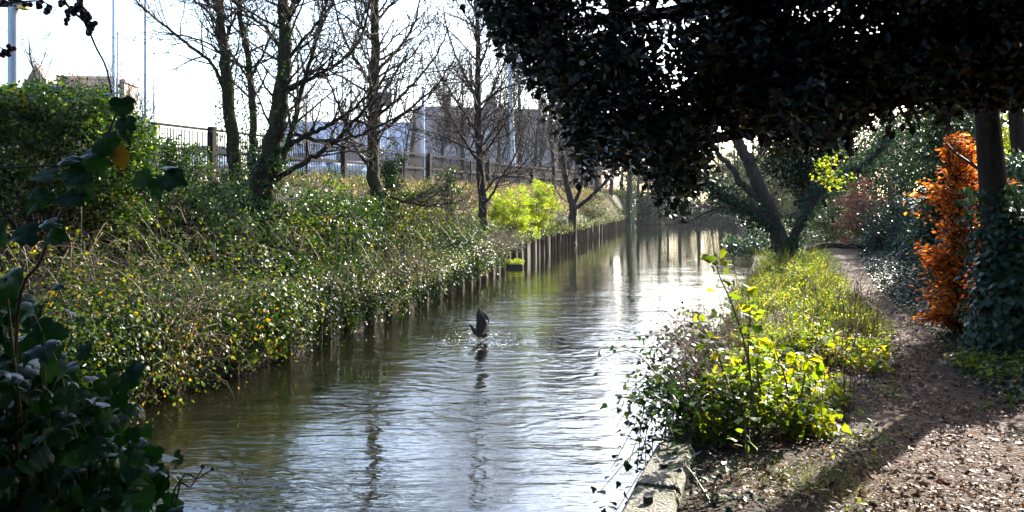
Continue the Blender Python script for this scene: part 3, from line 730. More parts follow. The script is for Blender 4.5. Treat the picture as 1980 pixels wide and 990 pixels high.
root = empty('beech_bush', (5.25, 10.0, .8), 'glowing orange beech bush with retained autumn leaves beside the dark trunk', 'bush')
lv = MB(); st = MB(); prof = ([270, 300, 340, 400, 450, 500, 550, 600], [1862, 1850, 1845, 1852, 1850, 1845, 1850, 1850], [16, 46, 74, 84, 80, 76, 66, 55])
bcl = [622 - 357 * (k + R.random()) / 34 for k in range(34)]; bof = R.uniform(-1, 1, 34)
for q in range(260):
    kq = R.integers(0, 34); py = bcl[kq] + R.normal(0, 7); cx = np.interp(py, prof[0], prof[1]); w = np.interp(py, prof[0], prof[2]) * (.6 + .75 * vnoise(py, 0, 30, 61))
    e = P(cx + np.clip(bof[kq] + R.normal(0, .38), -1.15, 1.15) * w, py, 10 + R.normal(0, .3)); s = np.array([5.2 + R.normal(0, .06), 10 + R.normal(0, .06), max(.9, e[2] - R.uniform(.1, .45))])
    pl = catmull([s, (s + e) / 2 + [0, 0, .06], e], 4); st.tube(pl, np.linspace(.01, .003, len(pl)), 4, cap=False)
    n = 34; f = R.uniform(1, 8, n); i = f.astype(int).clip(0, 7); c = pl[i] + (pl[i + 1] - pl[i]) * (f - i)[:, None]
    leaves(lv, c + R.normal(0, .045, (n, 3)) * [1, 1, .5], R.uniform(.045, .075, n), T_OVAL, nrand=.4, along=nrm(e - s), urand=.7, rnd=R.random(n))
for _ in range(5): st.tube(catmull([np.array([5.2, 10, .8]) + R.normal(0, .04, 3) * [1, 1, 0], P(1845 + R.normal(0, 14), 450, 10), P(1852 + R.normal(0, 20), 310, 10)], 6), np.linspace(.018, .005, 13), 5)
lv.build('foliage', M['beech'], root); st.build('stem', M['twig'], root)

# ------------------------------------------------------------------ ivy hedge along the path (right)
root = empty('ivy_hedge', (HX(14.) + .4, 14, .8), 'long bluish green ivy hedge walling the right side of the path', 'hedge')
mb = MB(); n = 26000
Y = 8.2 + 22 * R.random(n) ** 1.25
ht = 1.75 + .3 * sm((16 - Y) / 3) + .3 * sm((11.5 - Y) / 1.5) + .5 * (vnoise(Y, Y * 0, 1.6, 3) - .5) - .25 * sm((Y - 18) / 8)
v = R.random(n); top = R.random(n) < .22
dep = .18 + .75 * v ** 1.6 + .35 * (vnoise(Y, v * ht, .5, 4) - .5)
X = HX(Y) - .15 + np.where(top, R.uniform(.5, 1.6, n), dep) + R.normal(0, .05, n)
Z = gz(X, Y) * .0 + .85 + np.where(top, ht + R.normal(0, .07, n), v * ht)
nn = np.where(top[:, None], up, np.array([-.8, -.45, .45]))
leaves(mb, np.stack([X, Y, Z], 1), R.uniform(.05, .095, n), T_IVY if False else T_OVAL, normal=nn, nrand=.4, along=-up, urand=.4)
mb.build('foliage', M['hedge_ivy'], root)
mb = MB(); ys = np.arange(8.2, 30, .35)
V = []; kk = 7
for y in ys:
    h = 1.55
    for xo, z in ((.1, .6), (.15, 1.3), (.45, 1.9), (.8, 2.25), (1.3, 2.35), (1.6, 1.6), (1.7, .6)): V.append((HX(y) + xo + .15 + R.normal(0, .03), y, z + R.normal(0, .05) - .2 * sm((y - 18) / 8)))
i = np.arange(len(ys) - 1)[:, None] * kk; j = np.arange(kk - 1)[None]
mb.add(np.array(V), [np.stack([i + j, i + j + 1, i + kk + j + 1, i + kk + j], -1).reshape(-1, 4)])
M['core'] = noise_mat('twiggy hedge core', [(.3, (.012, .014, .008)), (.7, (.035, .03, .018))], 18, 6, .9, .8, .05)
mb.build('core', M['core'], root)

root = empty('ivy_bush', (5.0, 8.4, .8), 'dark ivy bush smothering the foot of the thick trunk', 'bush')
mb = MB(); n = 4200
a = nrm(R.normal(0, 1, (n, 3))); a[:, 2] = np.abs(a[:, 2])
p = np.array([5.05, 8.55, .85]) + a * np.array([.42, .42, 1.38]) * R.uniform(.75, 1.08, n)[:, None]
leaves(mb, p, R.uniform(.045, .08, n), T_IVY, normal=a + up * .2, nrand=.4, along=-up, urand=.4); mb.build('foliage', M['hedge_ivy'], root)
mb = MB()
for _ in range(14): mb.tube(catmull([np.array([5.05, 8.6, .8]), np.array([5.05, 8.6, 1.5]) + R.normal(0, .12, 3), np.array([5.05, 8.6, 2.0]) + R.normal(0, .2, 3)], 4), np.linspace(.018, .006, 9), 5)
mb.build('stem', M['bark'], root)

# ------------------------------------------------------------------ plants of the right bank
def stuff(mb, name, mat, label, cat):
    return tag(mb.build(name, M[mat]), label, cat, kind='stuff')


# ivy carpet between path and hedge
mb = MB(); n = 22000
Y = 6.8 + 20 * R.random(n) ** 1.3; lo = PC(Y) + PW(Y) * .45; hi = HX(Y) + .5
X = lo + (hi - lo) * R.random(n) ** .8
Z = gz(X, Y) + .02 + .2 * R.random(n) * sm((X - lo) / .6)
leaves(mb, np.stack([X, Y, Z], 1), R.uniform(.035, .07, n), T_OVAL, nrand=.45)
stuff(mb, 'ivy_ground_cover', 'hedge_ivy', 'low ivy carpet spreading between path and hedge', 'ground cover')
mb = MB(); c = np.array([(x, y, gz(x, y) + .1) for x, y in zip(R.uniform(4.15, 5.3, 50), R.uniform(7.0, 8.7, 50)) if x > PC(y) + PW(y) * .6])
leaves(mb, clumps(c, .16, 46), R.uniform(.035, .06, len(c) * 46), T_TOOTH, nrand=.5)
stuff(mb, 'nettle_patch', 'nettle', 'bright green nettle patch at the hedge foot right of the path', 'ground cover')

# tall grass mound and nettles between path and water
mb = MB(); n = 22000
Y = 8.4 + 15 * R.random(n) ** 1.3; lo = XR(Y) + .15; hi = PC(Y) - PW(Y) * .45
X = lo + (hi - lo) * R.random(n)
tuft = vnoise(X, Y, .5, 6)
leaves(mb, np.stack([X, Y, gz(X, Y) - .02], 1), (1 - .65 * np.exp(-((Y - 9.6) / .55) ** 2)) * (.12 + .62 * tuft ** 1.7) * R.uniform(.5, 1.1, n) * (.35 + .65 * sm((hi - X) / .7)), (T_BLADE[0] * [.5, 1, 1.4], T_BLADE[1]), normal=(0, -1, .2), nrand=.8, along=(0, 0, 1), urand=.5)
stuff(mb, 'tall_grass', 'grass', 'sunlit tall grass mound between the path and the water', 'grass')
mb = MB(); c = []
while len(c) < 330:
    y = 8.6 + 9 * R.random(); lo, hi = XR(y) + .2, PC(y) - PW(y) * .6
    x = R.uniform(lo, hi)
    if vnoise(x, y, .7, 33) < .4 or abs(y - 9.6) < .45: continue
    c.append((x, y, gz(x, y) + .05 + .6 * vnoise(x, y, .9, 34) * R.random() * sm((hi - x) / .6)))
leaves(mb, clumps(c, .14, 44), R.uniform(.018, .042, len(c) * 44), T_DIA, nrand=.7)
stuff(mb, 'wild_herbs', 'nettle', 'feathery yellow-green herbs growing through the grass mound', 'ground cover')
mb = MB(); c = []
while len(c) < 330:
    y = R.uniform(5.7, 9.4); lo, hi = XR(y) + .25, PC(y) - PW(y) * .5 - .05
    x = R.uniform(lo, hi)
    if y < 6.6 and x > XR(y) + 1.15: continue
    if vnoise(x, y, .5, 31) < .42: continue
    c.append((x, y, gz(x, y) + .03 + .44 * vnoise(x, y, .45, 32) ** 1.4 * R.random() ** .7 * sm((hi - x) / .7)))
leaves(mb, clumps(c, .14, 26), R.uniform(.035, .08, len(c) * 26), T_TOOTH, nrand=.6, rnd=np.clip(np.repeat(R.random(len(c)), 26) + R.normal(0, .15, len(c) * 26), 0, 1))
stuff(mb, 'nettle_bed', 'nettle', 'backlit yellow-green nettles between the coping wall and the path', 'ground cover')
mb = MB()
for _ in range(420):
    y = R.uniform(5.6, 16); x = R.uniform(XR(y) - .15, PC(y) - PW(y) * .55); b = np.array([x, y, gz(x, y) if x > XR(y) else .6])
    h = R.uniform(.35, .85); d = R.normal(0, .25, 2)
    mb.tube(catmull([b, b + [d[0] * .3, d[1] * .3, h * .6], b + [d[0], d[1], h * R.uniform(.7, 1)]], 3), np.linspace(.0045, .0015, 7), 3, cap=False)
for _ in range(26):
    a = R.uniform(0, 6.28); b = np.array([4.25 + R.normal(0, .12), 10.6 + R.normal(0, .3), .8]); h = R.uniform(.25, .6); d = np.array([math.cos(a), math.sin(a)]) * R.uniform(.1, .35)
    mb.tube(catmull([b, b + [d[0] * .3, d[1] * .3, h], b + [d[0] * .8, d[1] * .8, h * .95], b + [d[0] * 1.3, d[1] * 1.3, h * .6]], 3), np.linspace(.005, .0015, 10), 3, cap=False)
stuff(mb, 'dead_stems', 'drystem', 'thin dry stalks standing among the nettles and grass', 'dead stems')

mb = MB(); c = []
while len(c) < 110:
    y = R.uniform(4.2, 13); sd_ = R.choice([-1, 1]); x = PC(y) + sd_ * (PW(y) * .5 + R.normal(.02, .12))
    if y < 6.5 and sd_ > 0: continue
    c.append((x, y, gz(x, y) + .035))
c = np.array(c); leaves(mb, clumps(c, .07, 16) * [1, 1, 1], R.uniform(.018, .045, len(c) * 16), T_TOOTH, nrand=.5)
n = 1500; X = R.normal(1.75, .22, n); Y = R.normal(4.85, .2, n); leaves(mb, np.stack([X, Y, gz(X, Y) + .01], 1), R.uniform(.02, .06, n), (T_BLADE[0] * [1.6, 1, 1], T_BLADE[1]), normal=(0, -1, .4), nrand=.8, along=(0, 0, 1), urand=.7)
stuff(mb, 'path_weeds', 'grass', 'small weeds and moss tufts creeping onto the path edges', 'weeds')

# bramble scrub over the water edge beside the coping
root = empty('bramble_bush', (1.35, 6.3, .7), 'tangled green bramble drooping over the water beside the concrete coping', 'bush')
mb = MB(); st = MB(); tw = MB()
for q in range(120):
    y = R.uniform(5.6, 9.4); b = np.array([XR(y) + R.uniform(0, .5), y, .75])
    e = b + np.array([R.uniform(-.75, .25), R.uniform(-.5, .25), R.uniform(-.5, .42)])
    pl = catmull([b, (b + e) / 2 + [0, 0, R.uniform(.15, .35)], e], 5); st.tube(pl, np.linspace(.006, .002, len(pl)), 4, cap=False)
    n = 26; f = R.uniform(2, 10, n); i = f.astype(int).clip(0, 9); c = pl[i] + (pl[i + 1] - pl[i]) * (f - i)[:, None]
    leaves(mb, c + R.normal(0, .05, (n, 3)), R.uniform(.035, .07, n), T_TOOTH, nrand=.6)
for q in range(70):
    y = R.uniform(6.2, 9.5); b = np.array([XR(y) + R.uniform(-.1, .35), y, .75])
    grow(tw, b, nrm(np.array([R.uniform(-.6, .1), R.uniform(-.3, .1), 1.])), R.uniform(.45, .8), .005, 2, .02, .2, 9, .0016, 3)
mb.build('foliage', M['bank_ivy'], root); st.build('stem', M['greenstem'], root); tw.build('dry_twigs', M['purplestem'], root)


def sapling(name, label, base, stems, n, size, mat, spread=.1):
    root = empty(name, base, label, 'sapling'); mb = MB(); st = MB()
    for pts in stems:
        pl = catmull(pts, 7); st.tube(pl, np.linspace(.009, .0025, len(pl)), 5)
        m = len(pl)
        f = R.uniform(.25, 1, n) * (m - 1.01); i = f.astype(int); c = pl[i] + (pl[i + 1] - pl[i]) * (f - i)[:, None]
        off = nrm(R.normal(0, 1, (n, 3)) * [1, 1, .5]) * R.uniform(.02, spread, n)[:, None]
        for a, o_ in zip(c, off): st.tube([a, a + o_ * .6 + [0, 0, .012], a + o_], .0015, 3, cap=False)
        leaves(mb, c + off, R.uniform(.6, 1.15, n) * size, T_IVY if size > .055 else T_TOOTH, nrand=.45, along=nrm(off) + [0, 0, -.3], urand=.2)
    mb.build('foliage', M[mat], root); st.build('stem', M['greenstem'], root)


b = np.array([1.62, 5.7, .8])
sapling('leafy_sapling', 'tallest thin leafy sapling standing up against the water', b,
        [[b, P(1455, 760, 5.75), P(1438, 660, 5.8), P(1412, 580, 5.8), P(1390, 530, 5.8), P(1384, 492, 5.8)], [b + [.05, .05, 0], P(1448, 700, 5.9), P(1450, 610, 5.9), P(1445, 560, 5.9)],
         [b + [-.05, .1, 0], P(1400, 720, 6), P(1370, 640, 6), P(1345, 600, 6)]], 34, .075, 'nettle', .11)
b = np.array([1.95, 5.95, .8])
sapling('leafy_sapling', 'shorter bushy sapling with yellow-green leaves right of the tallest sapling', b,
        [[b, P(1520, 740, 6), P(1500, 680, 6), P(1490, 640, 6)], [b, P(1550, 760, 6), P(1560, 700, 6), P(1570, 670, 6)], [b, P(1480, 780, 6), P(1465, 720, 6), P(1470, 680, 6)]], 40, .07, 'yellowgreen', .12)
b = np.array([1.41, 5.1, .8])
sapling('leafy_seedling', 'small single seedling with broad leaves at the litter edge near the coping', b, [[b, P(1443, 850, 5.1), P(1441, 820, 5.1), P(1440, 800, 5.1)]], 9, .07, 'nettle', .07)
b = np.array([1.05, 4.5, .8])
sapling('fern_tuft', 'low dark leafy tuft growing against the inner side of coping', b, [[b, b + [.05, .1, .1], b + [.12, .15, .16]], [b, b + [-.06, .2, .1], b + [-.1, .3, .13]], [b, b + [.1, -.1, .06], b + [.2, -.12, .06]]], 22, .05, 'hedge_ivy', .09)

# leaf litter and twigs
mb = MB(); n = 46000
Y = 3.4 + 9 * R.random(n) ** 1.7
X = XR(Y) + .35 + R.random(n) * (HX(Y) - XR(Y))
keep = R.random(n) < np.clip((vnoise(X, Y, .42, 8) * .6 + vnoise(X, Y, .13, 9) * .5 - .3) * 2.6, .12, 1)
X, Y = X[keep], Y[keep]; n = len(X)
leaves(mb, np.stack([X, Y, gz(X, Y) + .03 + .012 * R.random(n)], 1), np.where(R.random(n) < .12, R.uniform(.03, .062, n), R.uniform(.008, .028, n)), T_OVAL, nrand=.45, rnd=R.random(n) ** 1.3)
stuff(mb, 'leaf_litter', 'litter', 'scattered brown and orange fallen leaves over the path', 'leaf litter')
mb = MB()
for _ in range(1500):
    y = 3.5 + 6 * R.random() ** 1.4; x = R.uniform(XR(y) + .4, HX(y)); a = R.uniform(0, 6.28); l = R.uniform(.03, .12) if _ > 60 else R.uniform(.08, .2)
    p = np.array([x, y, gz(x, y) + .032]); d = np.array([math.cos(a), math.sin(a), R.normal(0, .05)]) * l
    mb.tube([p, p + d * .5 + R.normal(0, .01, 3), p + d], R.uniform(.0012, .0032), 3, cap=False)
stuff(mb, 'twig_litter', 'drystem', 'broken twigs strewn over the trodden path', 'twigs')

# a fallen log across the far end of the path
b = np.array([10.1, 26.2, .95])
root = empty('fallen_log', b, 'fallen dark log lying across the far path', 'log')
pl = catmull([b + [-1.0, .1, -.1], b + [-.4, 0, .08], b + [.3, -.02, .05], b + [1.1, -.1, .12]], 5)
MB().tube(pl, np.linspace(.1, .07, len(pl)) * (1 + R.normal(0, .06, len(pl))), 9).build('stem', M['bark'], root)
MB().tube(catmull([b + [.3, 0, .05], b + [.5, -.1, .3], b + [.8, -.15, .42]], 4), np.linspace(.035, .015, 9), 6).build('branch_stub', M['bark'], root)


def bush(name, label, c, rad, nc, per, size, mat, rcl=.3, stem='twig', group=None, nst=9, tpl=T_DIA, shell=.5):
    c = np.asarray(c, float); rad = np.asarray(rad, float)
    g = float(gz(c[0], c[1]))
    root = empty(name, (c[0], c[1], g), label, 'bush', group)
    a = nrm(R.normal(0, 1, (nc, 3))) * (R.random(nc) ** shell)[:, None]
    cc = c + a * rad; low = R.random(nc) < .4; cc[:, 2] = np.where(low, g + (cc[:, 2] - g) * R.random(nc), cc[:, 2]); cc[:, 2] = np.maximum(cc[:, 2], g + .05)
    cc[:, :2] += R.normal(0, .12, (nc, 2)) * rad[:2]
    mb = MB(); pt = clumps(cc, rcl, per); leaves(mb, pt, size * R.uniform(.6, 1.3, len(pt)), tpl, nrand=.8)
    mb.build('foliage', M[mat], root)
    st = MB()
    for q in range(min(nst * 4, nc)):
        s = np.array([c[0] + R.normal(0, rad[0] * .12), c[1] + R.normal(0, rad[1] * .12), g - .05])
        st.tube(catmull([s, (s + cc[q]) / 2 + [0, 0, .1], cc[q]], 4), np.linspace(.012 + rad[2] * .008, .004, 9), 4, cap=False)
    st.build('stem', M[stem], root)
    return root


# bushes at the far end of the path and beyond the hedge
bush('pale_bush', 'sunlit pale bush glowing through haze at the end of the path', P(1605, 408, 34), (1.0, 1.2, 1.25), 60, 60, .09, 'farleaf', .35)
bush('red_bush', 'dusky red-brown bush beside the far end of the path', P(1668, 400, 29), (.7, .8, 1.3), 60, 80, .09, 'redbush', .3)
bush('laurel_bush', 'rounded green bush at the near end of the far hedge, below the red-brown bush', P(1702, 430, 25), (.55, .9, 1.0), 50, 70, .08, 'hedge_ivy', .3)
for q, (px, py, Y, rx, rz, m, lb) in enumerate(((1655, 300, 38, 2.6, 2.8, 'conifer', 'dark evergreen shrub tree behind the red-brown bush'), (1745, 285, 32, 2.6, 2.6, 'conifer', 'dense dark evergreen shrub tree above the middle of the ivy hedge'),
                                                (1830, 270, 26, 2.0, 2.2, 'conifer', 'shadowy evergreen shrub tree just behind the orange beech'), (1868, 330, 17, 1.05, 2.0, 'conifer', 'dark evergreen shrub standing between the orange beech and ivy hedge'))):  # last shrub added as a sun blocker for the path
    bush('evergreen_shrub', lb, P(px, py, Y), (rx, rx, rz), 190, 60, .11, m, .5, 'bark', 'evergreen shrubs beyond the ivy hedge', 12)
bush('waterside_bush', 'low dark bush overhanging the right waterline beyond leaning trunk', P(1468, 480, 27), (.9, 1.6, .7), 60, 60, .09, 'ivy_teal', .3)

# ------------------------------------------------------------------ left bank: piles, boarding
root = None; ys = []; y = 9.5
while y < 80.5: ys.append(y); y += 1.12
GP = 'timber piles edging the left bank'
for q, y in enumerate(ys):
    x = XL(y) + .06
    if q % 12 == 0 and q < 30 or root is None:
        h = .92
        proto = MB().box((0, 0, (h - .5) / 2), (.12, .12, h + .5)).build('timber_pile', M['pile'], None, smooth=False, loc=(0, 0, 0), bevel=.012)
        o = proto; root = o
        tag(o, 'weathered square timber pile in the row edging the left waterline', 'post', GP)
    else:
        o = proto.copy(); COL.objects.link(o)
    o.location = (float(x + R.normal(0, .015)), float(y + R.normal(0, .07)), R.normal(0, .04)); o.rotation_euler = (R.normal(0, .03), R.normal(0, .035), .22 + R.normal(0, .12)); w_ = R.uniform(.85, 1.2); o.scale = (w_, w_ * R.uniform(.9, 1.1), 1 + R.normal(0, .06))
root = empty('bank_boarding', (XL(30.), 30, 0), 'dark wet plank boarding behind the timber piles of the left bank', 'retaining wall')
for q in range(3):
    mb = MB(); yy = np.arange(8.5, 81.5, 1.0); V = []
    for y in yy:
        for xo, z in ((-.03, q * .27 - .05), (-.03, q * .27 + .2), (-.075, q * .27 + .2), (-.075, q * .27 - .05)): V.append((XL(y) + xo + .004 * q, y, z))
    i = np.arange(len(yy) - 1)[:, None] * 4; j = np.arange(4)[None]; j2 = (j + 1) % 4
    mb.add(np.array(V), [np.stack([i + j, i + j2, i + 4 + j2, i + 4 + j], -1).reshape(-1, 4)]); mb.build('plank', M['board'], root, smooth=False)

# small black planted raft moored by the piles
b = np.array([P(997, 520, 30.5)[0], 30.5, 0]); root = empty('planted_raft', b, 'small black floating raft topped with green plants by the piles', 'raft')
MB().box(b + [0, 0, .04], (.52, .6, .22)).build('float', M['raft'], root, smooth=False, bevel=.03)
mb = MB(); leaves(mb, clumps(b + R.uniform(-1, 1, (24, 3)) * [.26, .28, .04] + [0, 0, .22], .1, 30), .06, T_DIA, nrand=.7); mb.build('foliage', M['yellowgreen'], root)

# ------------------------------------------------------------------ left bank: undergrowth
def bank_points(n, y0, y1, pw=1.35, hmax=.7, edge=.33):
    Y = y0 + (y1 - y0) * R.random(n) ** pw
    dF = XL(Y) - FX(Y) - .6
    t = R.random(n)
    hang = t < edge
    d = np.where(hang, 0, dF * R.random(n) ** 1.1)
    lump = vnoise(d, Y, .9, 12); lump2 = vnoise(d, Y, 2.3, 13)
    h = hmax * (.35 + .9 * lump * lump2 * 2)
    X = XL(Y) - d; Z = gz(X - .02, Y) + h * (.25 + .75 * R.random(n) ** .5)
    # curtain that arches over the piles and hangs to the water
    v = R.random(n); nearw = 1 - .95 * sm((Y - 25) / 5)
    reach = (.25 + .75 * vnoise(Y, Y * 0, 1.4, 14)) * nearw
    XH = XL(Y) + .1 + reach * np.sin(np.pi * (.15 + .75 * (1 - v))) * .9 + R.normal(0, .08, n)
    bottom = .8 - .75 * sm((vnoise(Y, Y * 0 + 7, 1.3, 15) - .5 + .6 * sm((12.3 - Y) / 1.5)) / .4) * nearw
    ZH = bottom + (1.15 - bottom) * v + R.normal(0, .05, n)
    X = np.where(hang, XH, X); Z = np.where(hang, ZH, Z)
    return np.stack([X, Y, np.maximum(Z, .05)], 1), hang


pt, hg = bank_points(30000, 7.5, 33)
clear = vnoise(pt[:, 0], pt[:, 1], .7, 21) > .26
pt, hg = pt[clear], hg[clear]
mb = MB(); nn = np.where(hg[:, None], np.array([.55, -.25, .6]), np.array([.15, -.15, .9]))
leaves(mb, pt, R.uniform(.03, .066, len(pt)), T_DIA, normal=nn, nrand=.55)
for q in range(230):
    y = 8.6 + 23 * R.random() ** 1.25; dF = float(XL(y) - FX(y)) - 1.2
    edge_ = R.random() < .42
    d = R.uniform(-.45 * (y < 26), .5) if edge_ else dF * R.random() ** 1.2
    r = R.choice([R.uniform(.28, .5), R.uniform(.5, .85), R.uniform(.8, 1.1)], p=[.4, .42, .18]) * (1 if y < 25 else .75)
    x = XL(y) - d; c0 = np.array([x, y, (float(gz(x, y)) if d > 0 else .75) + .05])
    n = int(min(820 * r * r, 620) + 130)
    a = nrm(R.normal(0, 1, (n, 3))); a[:, 2] = np.where(a[:, 2] < 0, a[:, 2] * ((.8 if y < 12.2 or q % 5 == 0 else .3) if edge_ else .2), a[:, 2])
    p = c0 + a * np.array([r * .9, r, r * R.uniform(.75, 1.35)]) * (R.uniform(.72, 1.08, n) + .0 + .5 * (vnoise(a[:, 0] * 3 + q, a[:, 1] * 3 + a[:, 2] * 2, .8, 51) - .5))[:, None]
    p[:, 2] = np.maximum(p[:, 2], .05)
    leaves(mb, p, R.uniform(.035, .075, n) * R.uniform(.6, 1.35), T_DIA if y > 14 else T_OVAL, normal=a + up * .5, nrand=.45, rnd=np.clip(R.random() * .75 + R.normal(0, .17, n), 0, 1))
for q in range(620):
    y = 8.5 + 20 * R.random() ** 1.2; x = XL(y) + R.uniform(.05, .38); z0 = R.uniform(.7, 1.15); z1 = R.uniform(.05, .75); n = int(10 + 26 * (z0 - z1)) if z0 > z1 else 6
    t = R.random(n); p = np.stack([x + .1 * np.sin(t * 2 + q) + R.normal(0, .03, n), y + R.normal(0, .035, n) + .06 * t, z0 + (z1 - z0) * t], 1)
    leaves(mb, p, R.uniform(.035, .07, n), T_DIA, normal=(.4, -.5, .5), nrand=.5, along=(0, 0, -1), urand=.5, rnd=np.clip(R.random() * .8 + R.normal(0, .1, n), 0, 1))
stuff(mb, 'bramble_thicket', 'bramble', 'dense bramble and ivy thicket covering the left bank down to the water', 'undergrowth')
pt, hg = bank_points(26000, 30, 80, 1.2, .5, .25)
mb = MB(); leaves(mb, pt, R.uniform(.05, .1, len(pt)), T_DIA, nrand=.6)
stuff(mb, 'bank_scrub', 'bramble', 'low green scrub on the far left bank above the piles', 'undergrowth')
mb = MB(); lv = MB()
for q in range(170):
    y = 9 + 18 * R.random() ** 1.3; d = R.uniform(-.1, 3.2); x = XL(y) - d; b = np.array([x, y, float(gz(x - .05, y)) + .3]); a = R.uniform(0, 6.28); l = R.uniform(.4, 1.1); h = R.uniform(.35, .9)
    e = np.array([math.cos(a) * l + .25, math.sin(a) * l, 0])
    pl = catmull([b, b + e * .3 + [0, 0, h], b + e * .75 + [0, 0, h * .95], b + e * 1.1 + [0, 0, h * .35]], 4); mb.tube(pl, np.linspace(.006, .002, len(pl)), 4, cap=False)
    n = 16; f = R.uniform(2, len(pl) - 1.01, n); i = f.astype(int); leaves(lv, pl[i] + (pl[i + 1] - pl[i]) * (f - i)[:, None] + R.normal(0, .03, (n, 3)), R.uniform(.04, .075, n), T_TOOTH, nrand=.6, rnd=np.clip(R.random(n) * .5 + .45, 0, 1))
stuff(lv, 'bramble_leaves', 'bramble', 'leaves on bramble shoots arching out of the left bank thicket', 'undergrowth')
stuff(mb, 'bramble_shoots', 'darkstem', 'dark red bramble shoots arching out of the left bank thicket', 'undergrowth')
# tangle of dead stems through the thicket
mb = MB(); pt, hg = bank_points(6000, 8, 30, 1.3, .85, .3); pt = pt[(vnoise(pt[:, 0], pt[:, 1], 1.5, 71) > .62) & (pt[:, 1] > 9.5)]
for p in pt:
    a = R.uniform(0, 6.28); l = R.uniform(.25, .9); d = np.array([math.cos(a) * l, math.sin(a) * l, R.uniform(-.25, .55)])
    mb.tube([p, p + d * .4 + [0, 0, .12], p + d * .75 + [0, 0, .12], p + d + [0, 0, R.uniform(-.1, .1)]], np.array([.006, .005, .004, .002]) * R.uniform(.4, 1.1), 3, cap=False)
stuff(mb, 'bramble_stems', 'drystem', 'tangled brown arching bramble stems on the left bank', 'dead stems')
mb = MB()
for _ in range(300):
    y = R.uniform(10, 17); d = R.uniform(1.2, 6); x = XL(y) - d; b = np.array([x, y, gz(x, y)]); h = R.uniform(.5, 1.3); o_ = R.normal(0, .22, 2)
    mb.tube([b, b + [o_[0] * .4, o_[1] * .4, h * .55], b + [o_[0], o_[1], h]], np.array([.007, .005, .002]), 3, cap=False)
stuff(mb, 'tall_dead_stalks', 'drystem', 'upright straw-coloured dead stalks on the upper left bank', 'dead stems')
# dry grass on the slope below the fence, greener by the fence foot
mb = MB(); n = 9000; Y = R.uniform(28, 70, n); dF = XL(Y) - FX(Y); X = XL(Y) - dF * R.uniform(.3, .97, n)
leaves(mb, np.stack([X, Y, gz(X, Y) - .02], 1), R.uniform(.25, .6, n), (T_BLADE[0] * [2.0, 1, 1], T_BLADE[1]), normal=(0, -1, .2), nrand=.8, along=(0, 0, 1), urand=.4)
stuff(mb, 'dry_grass', 'straw', 'straw-coloured dry grass on the slope below the fence', 'grass')
mb = MB(); n = 6000; Y = R.uniform(30, 70, n); X = FX(Y) + R.uniform(.15, .9, n)
leaves(mb, np.stack([X, Y, gz(X, Y)], 1), R.uniform(.1, .25, n), (T_BLADE[0] * [3, 1, 1], T_BLADE[1]), normal=(0, -1, .2), nrand=.8, along=(0, 0, 1), urand=.4)
stuff(mb, 'verge_grass', 'yellowgreen', 'bright green grass strip along the foot of fence', 'grass')

# individual shrubs on the left bank
bush('yellow_green_bush', 'bright yellow-green rounded bush right of the small fan-twigged tree', P(985, 402, 35), (1.3, 1.0, .85), 150, 64, .08, 'yellowgreen', .2, tpl=T_DIA)
bush('yellow_green_bush', 'taller yellow-green bush behind the rounded bush, its top reaching the fence', P(1040, 392, 40), (.95, .8, 1.2), 100, 64, .085, 'yellowgreen', .22)
bush('grey_green_bush', 'grey-green twiggy bush on the bank between yellow-green bush and forked tree', P(1068, 432, 44), (1.0, 1.2, .7), 60, 50, .08, 'farleaf', .3)
bush('grey_green_bush', 'feathery grey-green bush just past the forked tree', P(1140, 405, 60), (1.3, 1.5, 1.1), 60, 50, .12, 'farleaf', .4)
bush('ivy_bush', 'dark ivy bush with bright edges clinging right of the straight tree at the fence', P(758, 332, 24), (.5, .5, .85), 60, 70, .075, 'bank_ivy', .22)
bush('ivy_bush', 'small dark green bush before the fence post, left of the small fan-twigged tree', P(868, 355, 29), (.42, .42, .55), 36, 60, .075, 'bank_ivy', .2)
bush('elder_bush', 'sunlit leafy green bush at the foot of the leaning tree, right side', P(632, 398, 18.5), (1.15, .9, .75), 80, 44, .075, 'laurel', .24)
bush('privet_bush', 'leafy green bush growing against the fence left of the twin-stemmed tree', P(335, 305, 19), (.9, .8, .5), 80, 46, .075, 'laurel', .25)
bush('privet_bush', 'glossy dark bush under the twin-stemmed tree', P(440, 372, 19), (.9, .8, .5), 80, 50, .075, 'bank_ivy', .25)
